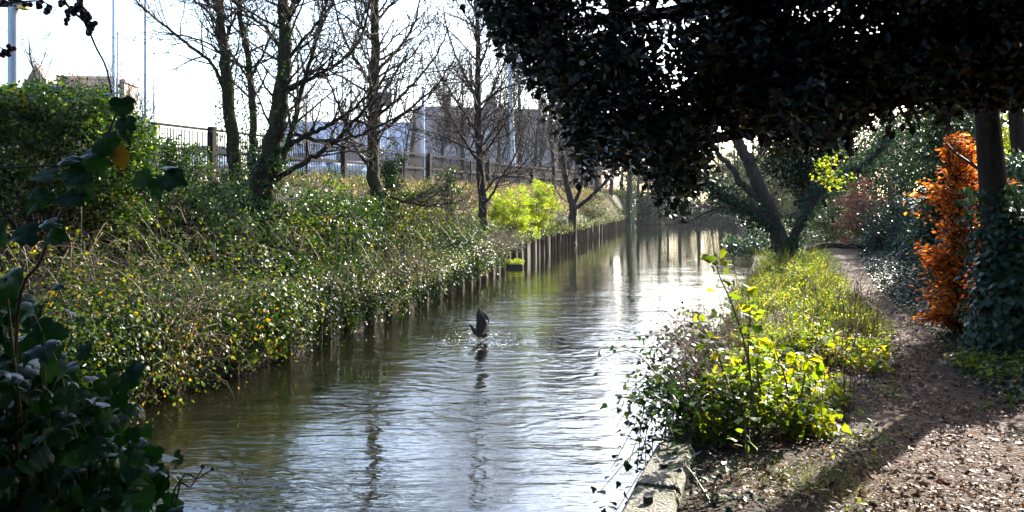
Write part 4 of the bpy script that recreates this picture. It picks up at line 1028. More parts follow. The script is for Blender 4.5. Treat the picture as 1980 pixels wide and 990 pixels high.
for q, (px, py, Y, rx, rz, m, lb) in enumerate(((300, 400, 15, 1.0, .6, 'laurel', 'green bramble hummock on the upper bank below the laurel hedge'), (400, 425, 15.5, .9, .6, 'bank_ivy', 'dark ivy hummock just left of the leaning tree foot'),
        (470, 430, 17.5, 1.0, .75, 'bank_ivy', 'black-green ivy hummock under the twin-stemmed tree'), (520, 455, 16.2, .8, .6, 'bank_ivy', 'ivy hummock hiding the foot of the leaning tree'), (575, 455, 17, .8, .6, 'bramble', 'bramble hummock right of the leaning tree foot'),
        (660, 430, 19.5, 1.0, .75, 'bank_ivy', 'dark glossy hummock between the leaning and the straight tree'), (705, 455, 20, .8, .6, 'bank_ivy', 'ivy hummock left of the straight tree foot'), (770, 430, 22.5, .9, .8, 'bramble', 'leafy hummock right of the straight tree foot'),
        (835, 445, 25, 1.0, .75, 'bramble', 'bramble hummock midway between the straight and the fan-twigged tree'), (890, 450, 26.5, .8, .6, 'laurel', 'light green hummock left of the fan-twigged tree foot'), (615, 400, 22, 1.0, .7, 'laurel', 'green hummock below the fence behind the sunlit leafy bush'), (820, 385, 29, .8, .6, 'bramble', 'bramble patch on the dry slope below the thick fence post'),
        (215, 370, 14.5, 1.1, .7, 'laurel', 'tangled green hummock at the foot of the laurel hedge'), (100, 400, 13, 1.1, .7, 'bramble', 'bramble hummock behind the upright ivy shoot'))):
    bush('bank_hummock', lb, P(px, py, Y), (rx, .9, rz), 75, 62, .07, m, .24, 'twig', 'hummocks of growth on the left bank')
# laurel hedge at the top left
root = empty('laurel_hedge', P(120, 300, 14), 'mounded green laurel and ivy hedge along the top of the left bank', 'hedge')
mb = MB(); c = []
for _ in range(620):
    px = R.uniform(-60, 285); top = np.interp(px, [-60, 40, 110, 190, 240, 285], [165, 175, 178, 172, 215, 255]) + R.normal(0, 7) + 34 * (vnoise(px, 0, 26, 81) - .5)
    c.append(P(px, top + abs(R.normal(0, 55)) if R.random() < .6 else top + R.uniform(60, 230), R.uniform(12.8, 15) if R.random() < .6 else R.uniform(12, 13.4)))
c = np.array(c); pt = clumps(c, .24, 46); leaves(mb, pt, R.uniform(.05, .095, len(pt)), T_OVAL, nrand=.65); mb.build('foliage', M['laurel'], root)
st = MB()
for q in range(0, 420, 7): st.tube(catmull([np.array([c[q][0] + R.normal(0, .3), c[q][1] + R.uniform(0, .6), gz(c[q][0], c[q][1]) - .05]), c[q] + R.normal(0, .15, 3) - [0, -.2, .5], c[q]], 4), np.linspace(.015, .005, 9), 4, cap=False)
for q in range(60):
    p = P(R.uniform(120, 290), 260, R.uniform(12.5, 15)); grow(st, p, nrm(np.array([R.normal(0, .3), 0, 1.])), R.uniform(.5, 1.1), .006, 1, .02, .12, 4, .0025, 3)
st.build('stem', M['twig'], root)
mb = MB(); c = np.array([P(R.uniform(-10, 40), R.uniform(170, 225), 12.6) for _ in range(20)]); leaves(mb, clumps(c, .18, 30), .075, T_OVAL, nrand=.7); mb.build('yellow_green_foliage', M['yellowgreen'], root)  # yellow-green leaves at the left end of the hedge
# a few yellowed leaves on the curtain
mb = MB(); c = np.array([P(R.uniform(325, 390), R.uniform(610, 690), 10.2) for _ in range(8)]); leaves(mb, clumps(c, .1, 7), .055, T_OVAL, nrand=.5)
stuff(mb, 'yellow_bramble_leaves', 'yellowleaf', 'patch of yellowed bramble leaves low on the left bank', 'leaves')

# ------------------------------------------------------------------ fence
fy = np.arange(17, 69.5, 2.45); root = empty('paling_fence', (FX(17.), 17, 3.0), 'dark timber paling fence along the top of the left bank', 'fence')
fd = math.atan2(1, .366); FT, FB = 4.6, 3.08
for q, y in enumerate(fy):
    thick = q % 3 == 1
    w = .2 if thick else .08
    MB().box((FX(y) + .03, y, (2.9 + FT + (.12 if thick else -.05)) / 2), (w, w, FT - 2.9 + (.12 if thick else -.05)), fd, bev=0).build('post', M['fencewood'], root, smooth=False, bevel=.012)
L = math.hypot(fy[-1] - fy[0], (fy[-1] - fy[0]) * .366); mid = (fy[0] + fy[-1]) / 2
for z, h in ((FT + .02, .07), (3.95, .1), (3.3, .1)):
    MB().box((FX(mid) + .0, mid, z), (L, .09 if z > 4.2 else .05, h), fd).build('rail', M['fencewood'], root, smooth=False)
mb = MB(); n = int(L / .115)
for q in range(n):
    y = fy[0] + (fy[-1] - fy[0]) * q / n
    mb.box((FX(y) - .06, y, (FT + FB) / 2 - .03), (.034 if y < 37 else .05, .018, FT - FB - .04 + R.normal(0, .012)), fd)
mb.build('palings', M['fencewood'], root, smooth=False)

# ------------------------------------------------------------------ cars
def car(label, loc, rz, paint, body='hatch'):
    root = empty('parked_car', (0, 0, 0), label, 'car', 'cars parked behind the fence')
    prof = [(-2.05, .35), (-2.1, .6), (-2.05, .85), (-1.9, .98), (-1.45, 1.42), (-.9, 1.5), (.1, 1.47), (.75, 1.05), (1.2, .95), (1.9, .82), (2.1, .62), (2.08, .35)]
    st = [(-.83, .9), (-.86, 1.), (-.78, 1.)]; V = []
    def half(z): return .86 - .26 * sm((z - .9) / .65)
    for s in (-1, -.86, .86, 1):
        for x, z in prof: V.append((x * (1 if abs(s) < .9 else .985), math.copysign(half(z) * (1 if abs(s) > .9 else .9), s), z + (.0 if abs(s) > .9 else .03 * (z > .6))))
    k = len(prof); i = np.arange(3)[:, None] * k; j = np.arange(k)[None]; j2 = (j + 1) % k
    mb = MB().add(np.array(V), [np.stack([i + j, i + j2, i + k + j2, i + k + j], -1).reshape(-1, 4), np.array([list(range(k))[::-1]]), np.array([[3 * k + t for t in range(k)]])])
    mb.build('body', M[paint], root, smooth=False, bevel=.03)
    def quad(name, pts, mat, th=.012):
        pts = np.array(pts, float); n = nrm(np.cross(pts[1] - pts[0], pts[2] - pts[0])) * th
        MB().add(np.vstack([pts, pts + n]), [[[3, 2, 1, 0], [4, 5, 6, 7], [0, 1, 5, 4], [1, 2, 6, 5], [2, 3, 7, 6], [3, 0, 4, 7]]]).build(name, M[mat], root, smooth=False)
    quad('windscreen', [(.71, -.66, 1.13), (.71, .66, 1.13), (.2, .53, 1.475), (.2, -.53, 1.475)], 'window', .02)
    quad('rear_window', [(-1.84, .62, 1.1), (-1.84, -.62, 1.1), (-1.5, -.52, 1.42), (-1.5, .52, 1.42)], 'window', .02)
    for s in (-1, 1):
        a = [(-1.6, s * .835, 1.0), (-.35, s * .835, 1.0), (-.35, s * .645, 1.42), (-1.3, s * .645, 1.42)]
        b_ = [(-.28, s * .835, 1.0), (.6, s * .835, 1.0), (.1, s * .645, 1.42), (-.28, s * .645, 1.42)]
        for w in (a, b_): quad('side_window', w if s < 0 else w[::-1], 'window', .015)
        MB().ball((2.0, s * .62, .72), (.09, .17, .09)).build('headlight', M['lamp'], root)
        MB().ball((-2.03, s * .66, .8), (.06, .13, .1)).build('tail_light', M['carblue'], root)
        for x in (-1.3, 1.3):
            w = MB().tube([(x, s * .7, .32), (x, s * .89, .32)], .32, 20)
            th = np.linspace(0, 2 * math.pi, 21)[:-1]
            for yy, rv in ((s * .7, True), (s * .89, False)):
                V = [(x + .32 * math.cos(t), yy, .32 + .32 * math.sin(t)) for t in th]; w.add(V, [np.array([list(range(20))])])
            ob = w.build('wheel', M['tyre'], root, smooth=False)
            r_ = MB(); V = [(x + .2 * math.cos(t), s * .9, .32 + .2 * math.sin(t)) for t in th]; r_.add(V, [np.array([list(range(20))])]); rim = r_.build('rim', M['metal'], ob, smooth=False, loc=(0, 0, 0)); rim.location = (0, 0, 0)
    root.location = loc; root.rotation_euler = (0, 0, rz)
    return root


def at_car(px, Y): return (float((px - 990) / F * Y), Y, 3.02)


car('white hatchback parked behind the fence, left of the straight tree', at_car(672, 37.5), math.radians(-65), 'carwhite')
car('silver hatchback parked behind the fence, right of the leaning tree', at_car(592, 38), math.radians(-75), 'carsilver')
car('pale car seen through palings left of the twin-stemmed tree', at_car(405, 33), math.radians(-60), 'carsilver')

# ------------------------------------------------------------------ poles, lamp column, board
def pole(label, px, ytop, Y, wpx, mat='whitepole', name='tall_mast', tilt=0):
    r = wpx / 2 / F * Y; t = P(px, ytop, Y); b = np.array([t[0] - tilt, Y, 3.0])
    root = empty(name, b, label, 'mast')
    pl = np.linspace(b, t, 8); MB().tube(pl, np.linspace(r * 1.15, r * .8, 8), 12).build('shaft', M[mat], root)
    MB().tube([b + [0, 0, -.05], b + [0, 0, .06]], r * 2.2, 12).build('base_flange', M['metal'], root)
    MB().ball(t, r * 1.1, 8, 6).build('cap', M['metal'], root)


pole('tall pale mast rising above buildings, leftmost of the thin masts', 220, -140, 40, 7)
pole('short thin mast close beside the leftmost tall mast', 228, 64, 42, 4.5)
pole('tall slender mast standing at the left end of the visible fence', 281, -120, 36, 5.5, 'metal')
pole('short thin mast right of the slender mast at the fence end', 298, 92, 40, 3.5, 'metal')
pole('short pale mast left of the straight tree, above the silver hatchback', 647, 190, 60, 5)
pole('pale mast left of the straight tree, above white hatchback', 662, 110, 60, 4)
pole('thin pale mast immediately right of the straight tree', 748, 150, 58, 4)
pole('pale mast behind the fence midway between the straight tree and fan-twigged tree', 818, 170, 58, 7)
pole('tall bluish white lamp mast right of the small fan-twigged tree', 985, 110, 62, 9, tilt=-.35)
b = P(25, 200, 26); b[2] = 3.0; root = empty('lamp_column', b, 'thick grey lamp column above the laurel hedge at the left', 'street lamp')
t = P(26, 14, 26); MB().tube(np.linspace(b, t, 6), .16, 16).build('column', M['metal'], root)
MB().box(t + [-.35, 0, .1], (1.5, .3, .16)).build('crossarm', M['sign'], root, smooth=False, bevel=.02)
MB().box(t + [.36, -.05, -.03], (.28, .35, .1), .0).build('lamp_head', M['bill'], root, smooth=False, bevel=.02)
b = np.array([P(733, 300, 50)[0], 50, 3.0]); root = empty('notice_board', b, 'dark grey oblong board on a pole behind the straight tree', 'sign')
MB().box(P(733, 191, 50), (1.5, .22, .78)).build('board', M['sign'], root, smooth=False, bevel=.02)
MB().tube([b, P(733, 201, 50) + [0, .2, 0]], .08, 10).build('pole', M['metal'], root)


# ------------------------------------------------------------------ buildings
def house(name, label, c, size, eaves, ridge, rz, wall, roof, chim=(), wins=0, flat=False, dormer=False):
    c = np.asarray(c, float); root = empty(name, c, label, 'building'); root.rotation_euler = (0, 0, rz)
    w, d = size[0] / 2, size[1] / 2
    def bld(mb, nm, mat, **k):
        o = mb.build(nm, M[mat], None, smooth=False, **k); o.parent = root; return o
    if flat:
        bld(MB().box((0, 0, eaves / 2), (2 * w, 2 * d, eaves)), 'wall', wall); bld(MB().box((0, 0, eaves + .12), (2 * w + .3, 2 * d + .3, .24)), 'roof', roof)
    else:
        V = [(-w, -d, 0), (w, -d, 0), (w, d, 0), (-w, d, 0), (-w, -d, eaves), (w, -d, eaves), (w, d, eaves), (-w, d, eaves), (-w, 0, ridge), (w, 0, ridge)]
        bld(MB().add(V, [[[0, 1, 5, 4], [2, 3, 7, 6]], [[1, 2, 6, 9, 5], [3, 0, 4, 8, 7]]]), 'wall', wall)
        e = .35; k = (ridge - eaves) / d
        mb = MB()
        for s in (-1, 1):
            a = np.array([(-w - e, s * (d + e), eaves - e * k + .02), (w + e, s * (d + e), eaves - e * k + .02), (w + e, 0, ridge + .02), (-w - e, 0, ridge + .02)])
            mb.add(np.vstack([a, a + [0, 0, .14]]), [[[0, 1, 2, 3], [7, 6, 5, 4], [0, 4, 5, 1], [1, 5, 6, 2], [2, 6, 7, 3], [3, 7, 4, 0]]])
        ro = bld(mb, 'roof', roof)
        for x in chim:
            o = MB().box((x, 0, ridge + .5), (.8, .7, 1.8)).build('chimney', M['brick'], None, smooth=False); o.parent = ro
        if dormer:
            o = MB().box((0, -d * .6, eaves + (ridge - eaves) * .42), (1.1, 1.2, 1.3)).build('dormer', M['whitetrim'], None, smooth=False); o.parent = ro
    for q in range(wins):
        x = -w + 2 * w * (q + .5) / wins
        for z in ([1.6, 4.2] if eaves > 4.5 else [1.6]):
            f = bld(MB().box((x, -d - .03, z), (1.3, .1, 1.35)), 'window', 'whitetrim')
            o = MB().box((x, -d - .09, z), (1.1, .04, 1.15)).build('pane', M['window'], None, smooth=False); o.parent = f
    return root


def hl(px, Y, z=3.0): return ((px - 990) / F * Y, Y, z)


house('gabled_building', 'sandy gabled building behind the laurel hedge', hl(118, 72), (7, 3.6), 7.0, 10.2, math.radians(90), 'render', 'rooftile', wins=2)
house('flat_building', 'sandy flat-roofed building right of the gabled building, behind the masts', hl(190, 74), (4.6, 5), 9.6, 0, .1, 'render', 'render', wins=2, flat=True)
house('brick_tower', 'narrow brown brick block right of the sandy flat-roofed building', hl(241, 70), (.95, 3), 8.9, 0, .1, 'brick', 'rooftile', flat=True)
house('slate_building', 'long pale slate-roofed building at the far left edge', hl(20, 105), (16, 9), 8.6, 13.2, .05, 'render', 'slate', wins=6)
house('long_building', 'long grey lilac roofed building seen hazily behind the fence', hl(700, 112), (20, 12), 3.5, 9.6, .12, 'render', 'slate', wins=7)
house('brick_house', 'brown brick house with chimneys and a white dormer behind the small fan-twigged tree', hl(925, 84), (12, 9), 3.0, 8.4, .25, 'brick', 'rooftile', chim=(-3.2, 1.2), wins=4, dormer=True)
house('brick_house', 'brown house with plain tiled roof to the right of dormered house', hl(1075, 96), (11, 9), 3.0, 8.2, -.2, 'brick', 'rooftile', chim=(3.5,), wins=4)

# ------------------------------------------------------------------ background trees
def back_proto(h, seed, leafy=None):
    """A whole bare tree grown about the origin."""
    b = np.zeros(3); root = empty('background_tree', b, '', 'tree')
    pl = [b - [0, 0, .3]]; p = b.copy(); d = up.copy()
    for _ in range(9):
        d = nrm(d + R.normal(0, .07, 3) + up * .05); p = p + d * h / 9; pl.append(p)
    pl = np.array(pl); rad = np.linspace(h * .019, h * .004, len(pl))
    MB().tube(pl, rad, 8).build('trunk', M['greybark'], root)
    cr = MB(); stem_twigs(cr, pl, rad, int(h * 2.6), h * .3, 2, a=.2, dens=1.9, rmin=.011, rise=.1, ang=(.5, .95)); cr.build('crown', M['twig'], root)
    return root


mb = MB(); n = 9000; X = R.uniform(9, 44, n); Y = R.uniform(84.5, 92, n)
leaves(mb, np.stack([X, Y, gz(X, Y) + 1.3 * R.random(n) ** 1.6], 1), R.uniform(.15, .3, n), T_DIA, nrand=.8)
stuff(mb, 'far_scrub', 'ivy_teal', 'dark scrub along the far bank where the canal bends', 'undergrowth')
mb = MB(); n = 5000; Y = R.uniform(27, 60, n); X = XR(Y) + .2 + R.random(n) * (HX(Y) - XR(Y)) * .95; k_ = np.abs(X - PC(Y)) > PW(Y) * .5
X, Y = X[k_], Y[k_]; n = len(X)
leaves(mb, np.stack([X, Y, gz(X, Y) + .5 * R.random(n) ** 1.6], 1), R.uniform(.08, .16, n), T_DIA, nrand=.8)
stuff(mb, 'path_end_scrub', 'farleaf', 'pale green scrub at the far end of the path', 'undergrowth')
protos = [back_proto(h, s) for h, s in ((8, 1), (10, 2), (12, 3))]
used = set()
def place_back(k, px, Y, s, label, group):
    o = protos[k] if k not in used else copy_tree(protos[k])
    used.add(k)
    x = (px - 990) / F * Y
    o.location = (x, Y, float(gz(x, Y))); o.rotation_euler = (0, 0, R.uniform(0, 6.28)); o.scale = (s, s, s)
    tag(o, label, 'tree', group)


G1 = 'leafless trees by the far left buildings'
for k, px, Y, s, lb in ((0, 95, 62, 1.45, 'hazy round-headed bare tree in front of the sandy gabled building'), (1, 200, 84, 1.25, 'faint bare tree behind the sandy flat-roofed building'), (0, 262, 66, 1.1, 'faint bare tree right of the narrow brick block')):
    place_back(k, px, Y, s, lb, G1)
G2 = 'bare trees massed behind the fence'
for q, (k, px, Y, s) in enumerate(((1, 850, 66, .9), (2, 890, 72, .9), (1, 965, 70, 1.0), (2, 1010, 74, 1.05), (0, 1045, 62, 1.2), (2, 1085, 82, 1.1), (1, 1120, 72, 1.1), (2, 1155, 86, 1.1), (1, 1180, 78, 1.1), (0, 630, 90, .9), (0, 800, 84, 1.0), (1, 600, 78, 1.0), (0, 670, 84, 1.1), (1, 715, 88, .9), (0, 770, 80, 1.1), (2, 870, 80, 1.0), (1, 930, 76, 1.0), (2, 985, 82, 1.1), (1, 1030, 70, 1.1), (2, 1060, 88, 1.1), (1, 1105, 80, 1.2), (2, 1135, 78, 1.2), (1, 1200, 90, 1.2))):
    place_back(k, px, Y, s, 'grey hazy bare tree massed with others behind the fence', G2)
G3 = 'bare trees closing the view beyond the canal bend'
for q, (k, px, Y, s) in enumerate(((1, 1250, 92, .8), (2, 1290, 98, .75), (0, 1330, 93, .9), (1, 1375, 100, .85), (0, 1415, 95, .9), (2, 1450, 102, .8), (1, 1490, 96, .9), (2, 1530, 88, .8), (1, 1575, 80, .8), (2, 1620, 76, .8), (1, 1690, 70, .8))):
    place_back(k, px, Y, s, 'grey hazy bare tree closing the view beyond the canal bend', G3)
ivp = None
ivd = None
for q, (px, Y, s_) in enumerate(((1235, 90, .8), (1275, 96, .9), (1315, 92, .85), (1350, 99, 1.0), (1395, 94, .9), (1435, 100, 1.0), (1475, 90, .95), (1515, 84, .95), (1455, 70, .85), (1500, 64, .85), (1420, 91, 1.0), (1540, 60, .8), (1560, 78, .95), (1605, 74, 1.0), (1650, 70, .9), (1720, 62, 1.0), (1790, 56, 1.0), (1860, 50, 1.0), (1000, 86, .7), (1150, 92, .8))):
    if ivp is None:
        ivp = empty('ivy_clad_tree', (0, 0, 0), '', 'tree')
        pl = catmull([np.array(p_, float) for p_ in ((0, 0, -.3), (.1, 0, 3), (-.1, .1, 6), (.1, 0, 10))]); MB().tube(pl, np.linspace(.28, .06, len(pl)), 8).build('trunk', M['greybark'], ivp)
        mb = MB(); a = nrm(R.normal(0, 1, (170, 3))) * (R.random(170) ** .4)[:, None] * [2.1, 2.1, 4.2] + [0, 0, 4.8]
        a[:, :2] *= (1.15 - .07 * a[:, 2:3]); pt = clumps(a, .55, 70); leaves(mb, pt, R.uniform(.1, .2, len(pt)), T_DIA, nrand=.9); mb.build('crown', M['farleaf'], ivp)
        o = ivp
    elif px >= 1560 and ivd is None:
        o = ivd = copy_tree(ivp)
        for ch in o.children:
            if ch.name.startswith('crown'): ch.data = ch.data.copy(); ch.data.materials[0] = M['conifer']
    else: o = copy_tree(ivp if px < 1560 else ivd)
    x = (px - 990) / F * Y
    o.location = (x, Y, float(gz(x, Y))); o.rotation_euler = (0, 0, R.uniform(0, 6.28)); o.scale = (s_, s_, s_ * R.uniform(.75, 1.1))
    tag(o, 'hazy grey-green ivy-clad tree in the belt closing the far view' if px < 1560 else 'dark green ivy-clad tree in the belt behind the hedge and path end', 'tree', 'ivy-clad trees closing the far view' if px < 1560 else 'dark trees behind the hedge')
for q, (px, py, Y, rx, rz, lb) in enumerate(((1250, 405, 88, 2.2, 2.4, 'dark ivy bush at the end of the piles beside the pale ivied trunk'), (1320, 405, 94, 3.0, 2.2, 'hazy grey-green waterside bush under the lowest drooping branch'), (1385, 405, 97, 3.0, 2.4, 'hazy waterside bush seen left of the leaning tree limbs'),
                                             (1450, 410, 92, 3.0, 2.6, 'hazy waterside bush behind the leaning trunk'), (1530, 400, 70, 2.8, 2.6, 'hazy pale bush between the leaning trunk and path end'), (1180, 400, 84, 2.0, 1.8, 'pale twiggy bush behind the last piles'))):
    bush('waterside_bush', lb, P(px, py, Y), (rx, 2, rz), 90, 60, .17, 'farleaf' if q else 'ivy_teal', .6, 'twig', None)

# unseen evergreens added behind and beside the viewpoint to cut sky fill
bt = None
for q, (x, y, s_) in enumerate(((-3, -9, 1.0), (3, -10, 1.1), (9, -7, 1.0), (-9, -8, 1.1), (-15, -3, 1.0), (-18, 4, .9), (13, -1, 1.0), (14, 6, .75))):
    if bt is None:
        bt = empty('evergreen_tree', (0, 0, 0), '', 'tree')
        pl = catmull([np.array(p_, float) for p_ in ((0, 0, -.3), (.1, 0, 4), (0, .1, 11))]); MB().tube(pl, np.linspace(.3, .08, len(pl)), 8).build('trunk', M['bark'], bt)
        mb = MB(); a = nrm(R.normal(0, 1, (330, 3))) * (R.random(330) ** .4)[:, None] * [3.2, 3.2, 5.2] + [0, 0, 6]
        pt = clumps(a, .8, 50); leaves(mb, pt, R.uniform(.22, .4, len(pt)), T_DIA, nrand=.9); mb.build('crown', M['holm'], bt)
        o = bt
    else: o = copy_tree(bt)
    o.location = (x, y, float(gz(x, y))); o.rotation_euler = (0, 0, R.uniform(0, 6.28)); o.scale = (s_, s_, s_)
    tag(o, 'dark unseen evergreen tree added around the viewpoint to block sky fill', 'tree', 'unseen evergreens added to block sky fill')

# ------------------------------------------------------------------ foreground ivy at the left, within arm's reach
root = empty('ivy_clump', (-1.15, 1.95, .78), 'large glossy dark ivy clump close up at the lower left', 'ivy')
lv = MB(); st = MB(); c = []
bx, by = [-120, -20, 25, 75, 130, 185, 230, 285], [420, 480, 530, 590, 690, 770, 830, 900]
while len(c) < 1250:
    px = R.uniform(-200, 275); t = np.interp(px, bx, by)
    py = t + R.random() ** .8 * (1180 - t); Y = R.uniform(1.75, 2.35)
    p = P(px, py, Y); c.append(p)
c = np.array(c)
leaves(lv, c, R.uniform(.034, .064, len(c)), T_IVYS, normal=(.1, -.55, .75), nrand=.55, along=(.25, -.25, -.7), urand=.4)
ex = c[R.integers(0, len(c), 900)] + R.normal(0, .04, (900, 3)) + [-.06, .2, -.03]
leaves(lv, ex, R.uniform(.034, .064, 900), T_IVYS, normal=(.1, -.6, .6), nrand=.5, along=(.2, -.2, -.7), urand=.4)
for q in range(0, len(c), 2): st.tube([c[q] + [.0, .06, -.05], c[q] + [0, .03, -.01], c[q]], .0013, 4, cap=False)
for q in range(0, len(c), 9):
    s = np.array([-1.3 + R.normal(0, .15), 2.15, .8]); st.tube(catmull([s, (s + c[q]) / 2 + [0, .08, .1], c[q]], 4), np.linspace(.008, .0025, 9), 5, cap=False)
lv.build('foliage', M['near_ivy'], root); st.build('stem', M['greenstem'], root)

root = empty('ivy_shoot', (-1.0, 2.0, .78), 'tall leafy ivy shoot standing up before the left bank with one yellow leaf', 'ivy')
st = MB(); lv = MB(); yl = MB(); Y = 1.9
main = catmull([np.array([-1.12, 2.0, .8]), P(30, 700, Y), P(80, 500, Y), P(130, 390, Y), P(185, 300, Y), P(212, 250, Y), P(238, 190, Y)], 6)
st.tube(main, np.linspace(.0045, .0025, len(main)), 7)
side = catmull([P(-60, 330, Y), P(60, 322, Y), P(160, 318, Y), P(220, 318, Y), P(270, 336, Y), P(318, 343, Y)], 5); st.tube(side, np.linspace(.003, .0012, len(side)), 5)
side2 = catmull([P(-40, 210, 2.1), P(40, 280, 2.1), P(80, 340, 2.1), P(110, 400, 2.1)], 5); st.tube(side2, np.linspace(.0025, .0015, len(side2)), 5)
for (px, py, s, al, nm) in ((228, 180, .045, (-.9, .2, .15), (0, -.3, 1)), (235, 190, .05, (.3, 0, -1), (.2, -1, .2)), (240, 230, .06, (.1, 0, -1), (0, -1, .1)), (195, 270, .06, (.8, 0, -.8), (.1, -.9, .4)), (195, 290, .055, (-.9, 0, -.2), (-.1, -.6, .8)),
                            (178, 300, .06, (.6, 0, -.9), (0, -.95, .3)), (170, 330, .065, (-.9, 0, -.35), (0, -.8, .6)), (150, 345, .06, (.5, 0, -.9), (0, -1, .1)), (120, 310, .055, (.9, 0, .1), (0, -.4, .9)), (105, 335, .06, (-.9, 0, -.1), (0, -.7, .7)),
                            (90, 370, .065, (-.5, 0, -.9), (0, -.9, .4)), (130, 372, .06, (.8, 0, -.6), (0, -.8, .5)), (85, 430, .055, (.8, 0, .0), (0, -.5, .9)), (70, 450, .06, (-.8, 0, -.3), (0, -.7, .7)), (95, 455, .05, (.9, 0, -.4), (0, -.8, .6)),
                            (300, 345, .055, (.2, 0, -1), (.1, -1, .15)), (318, 343, .06, (.9, 0, -.5), (0, -.8, .5)), (290, 340, .05, (-.8, 0, -.6), (0, -.8, .4)), (315, 325, .04, (.6, .6, .1), (0, -.2, 1))):
    leaves(lv, [P(px, py, Y - .02)], s, T_IVYS, normal=nm, nrand=.08, along=al, urand=.08)
leaves(yl, [P(232, 278, Y - .03)], .062, T_OVAL, normal=(.1, -1, .1), nrand=.05, along=(.05, 0, -1), urand=.05)
lv.build('foliage', M['near_ivy'], root); st.build('stem', M['darkstem'], root); yl.build('yellow_leaf', M['yellowleaf'], root)

root = empty('berry_spray', P(120, -140, 1.9), 'dark berry-laden bramble spray hanging from the top left corner', 'branch')
st = MB(); spot = []
main = catmull([P(80, -200, 1.85), P(118, -20, 1.85), P(140, 20, 1.85), P(165, 45, 1.85), P(185, 90, 1.85), P(205, 130, 1.85), P(216, 180, 1.85)], 6); st.tube(main, np.linspace(.0035, .0018, len(main)), 6)
s2 = catmull([P(160, -120, 1.85), P(150, -10, 1.85), P(155, 20, 1.85), P(170, 60, 1.85)], 5); st.tube(s2, np.linspace(.003, .002, len(s2)), 6)
s3 = catmull([P(-60, -60, 1.85), P(-10, 5, 1.85), P(30, 4, 1.85), P(75, 2, 1.85), P(100, 12, 1.85)], 5); st.tube(s3, np.linspace(.003, .0015, len(s3)), 6)
s4 = catmull([P(-60, 60, 1.85), P(0, 92, 1.85), P(18, 98, 1.85), P(28, 95, 1.85)], 5); st.tube(s4, np.linspace(.002, .001, len(s4)), 5)
for cx, cy, sx, sy, n in ((150, 12, 10, 8, 8), (160, 30, 8, 8, 8), (118, 8, 7, 6, 5), (140, 20, 12, 9, 12), (168, 35, 7, 14, 10), (178, 50, 8, 8, 9), (172, 63, 5, 5, 3), (128, 40, 6, 6, 3), (95, 18, 8, 7, 7), (55, 8, 8, 5, 6), (75, 10, 5, 9, 5), (20, 95, 14, 12, 9), (5, 108, 5, 5, 3), (8, 5, 12, 3, 6), (30, -2, 12, 4, 6), (108, 24, 3, 3, 1)):
    for _ in range(n):
        p = P(cx + R.normal(0, sx * .6), cy + R.normal(0, sy * .6), 1.85 + R.normal(0, .008)); spot.append((p, R.uniform(.005, .0074)))
        allp = np.concatenate([main, s2, s3, s4]); q = allp[np.argmin(((allp - p) ** 2).sum(1))]; st.tube([q, (p + q) / 2 + [0, 0, .003], p], .0009, 4, cap=False)
bob = None
for p, r in spot[:100]:
    if bob is None: bob = MB().ball((0, 0, 0), 1.0, 10, 7).build('berry', M['berry'], None, loc=(0, 0, 0)); o = bob
    else: o = bob.copy(); COL.objects.link(o)
    o.parent = root; o.location = Vector(tuple(p)) - root.location; o.scale = (r, r, r * R.uniform(.9, 1.1)); o.rotation_euler = (0, 0, R.uniform(0, 6))
st.build('stem', M['darkstem'], root)

# thin twig over the water at the lower left, with its flower heads
b = np.array([-.95, 2.3, .78]); root = empty('dry_weed', b, 'thin bare weed stalks leaning over the water beside the glossy ivy', 'weed'); st = MB()
for pts in ([b, P(330, 990, 2.3), P(370, 940, 2.3), P(392, 905, 2.3)], [b, P(340, 975, 2.3), P(385, 925, 2.3), P(410, 908, 2.3)]): st.tube(catmull(pts, 5), np.linspace(.004, .0015, 16), 5)
st.build('stem', M['greenstem'], root)
h = MB(); h.ball(P(392, 902, 2.3), .006); h.ball(P(411, 907, 2.3), .006); h.build('seed_heads', M['darkstem'], root)

# ------------------------------------------------------------------ bird taking off
root = empty('water_bird', BIRD, 'dark water bird beating upright wings as it leaves the water', 'bird')
def skin_mesh(name, verts, edges, rads, mat, parent, rootv=0, sub=2):
    me = bpy.data.meshes.new(name); me.from_pydata([tuple(v) for v in verts], edges, []); o = bpy.data.objects.new(name, me); COL.objects.link(o)
    m = o.modifiers.new('skin', 'SKIN'); 
    sv = me.skin_vertices[0].data if me.skin_vertices else None
    if sv is None:
        bm = None
        import bmesh
        bm = bmesh.new(); bm.from_mesh(me); bm.verts.layers.skin.verify(); bm.to_mesh(me); bm.free(); sv = me.skin_vertices[0].data
    for i, r in enumerate(rads): sv[i].radius = (r, r) if np.isscalar(r) else r; sv[i].use_root = (i == rootv)
    m.use_smooth_shade = True
    s = o.modifiers.new('sub', 'SUBSURF'); s.levels = sub; s.render_levels = sub
    me.materials.append(M[mat]); o.parent = parent; return o
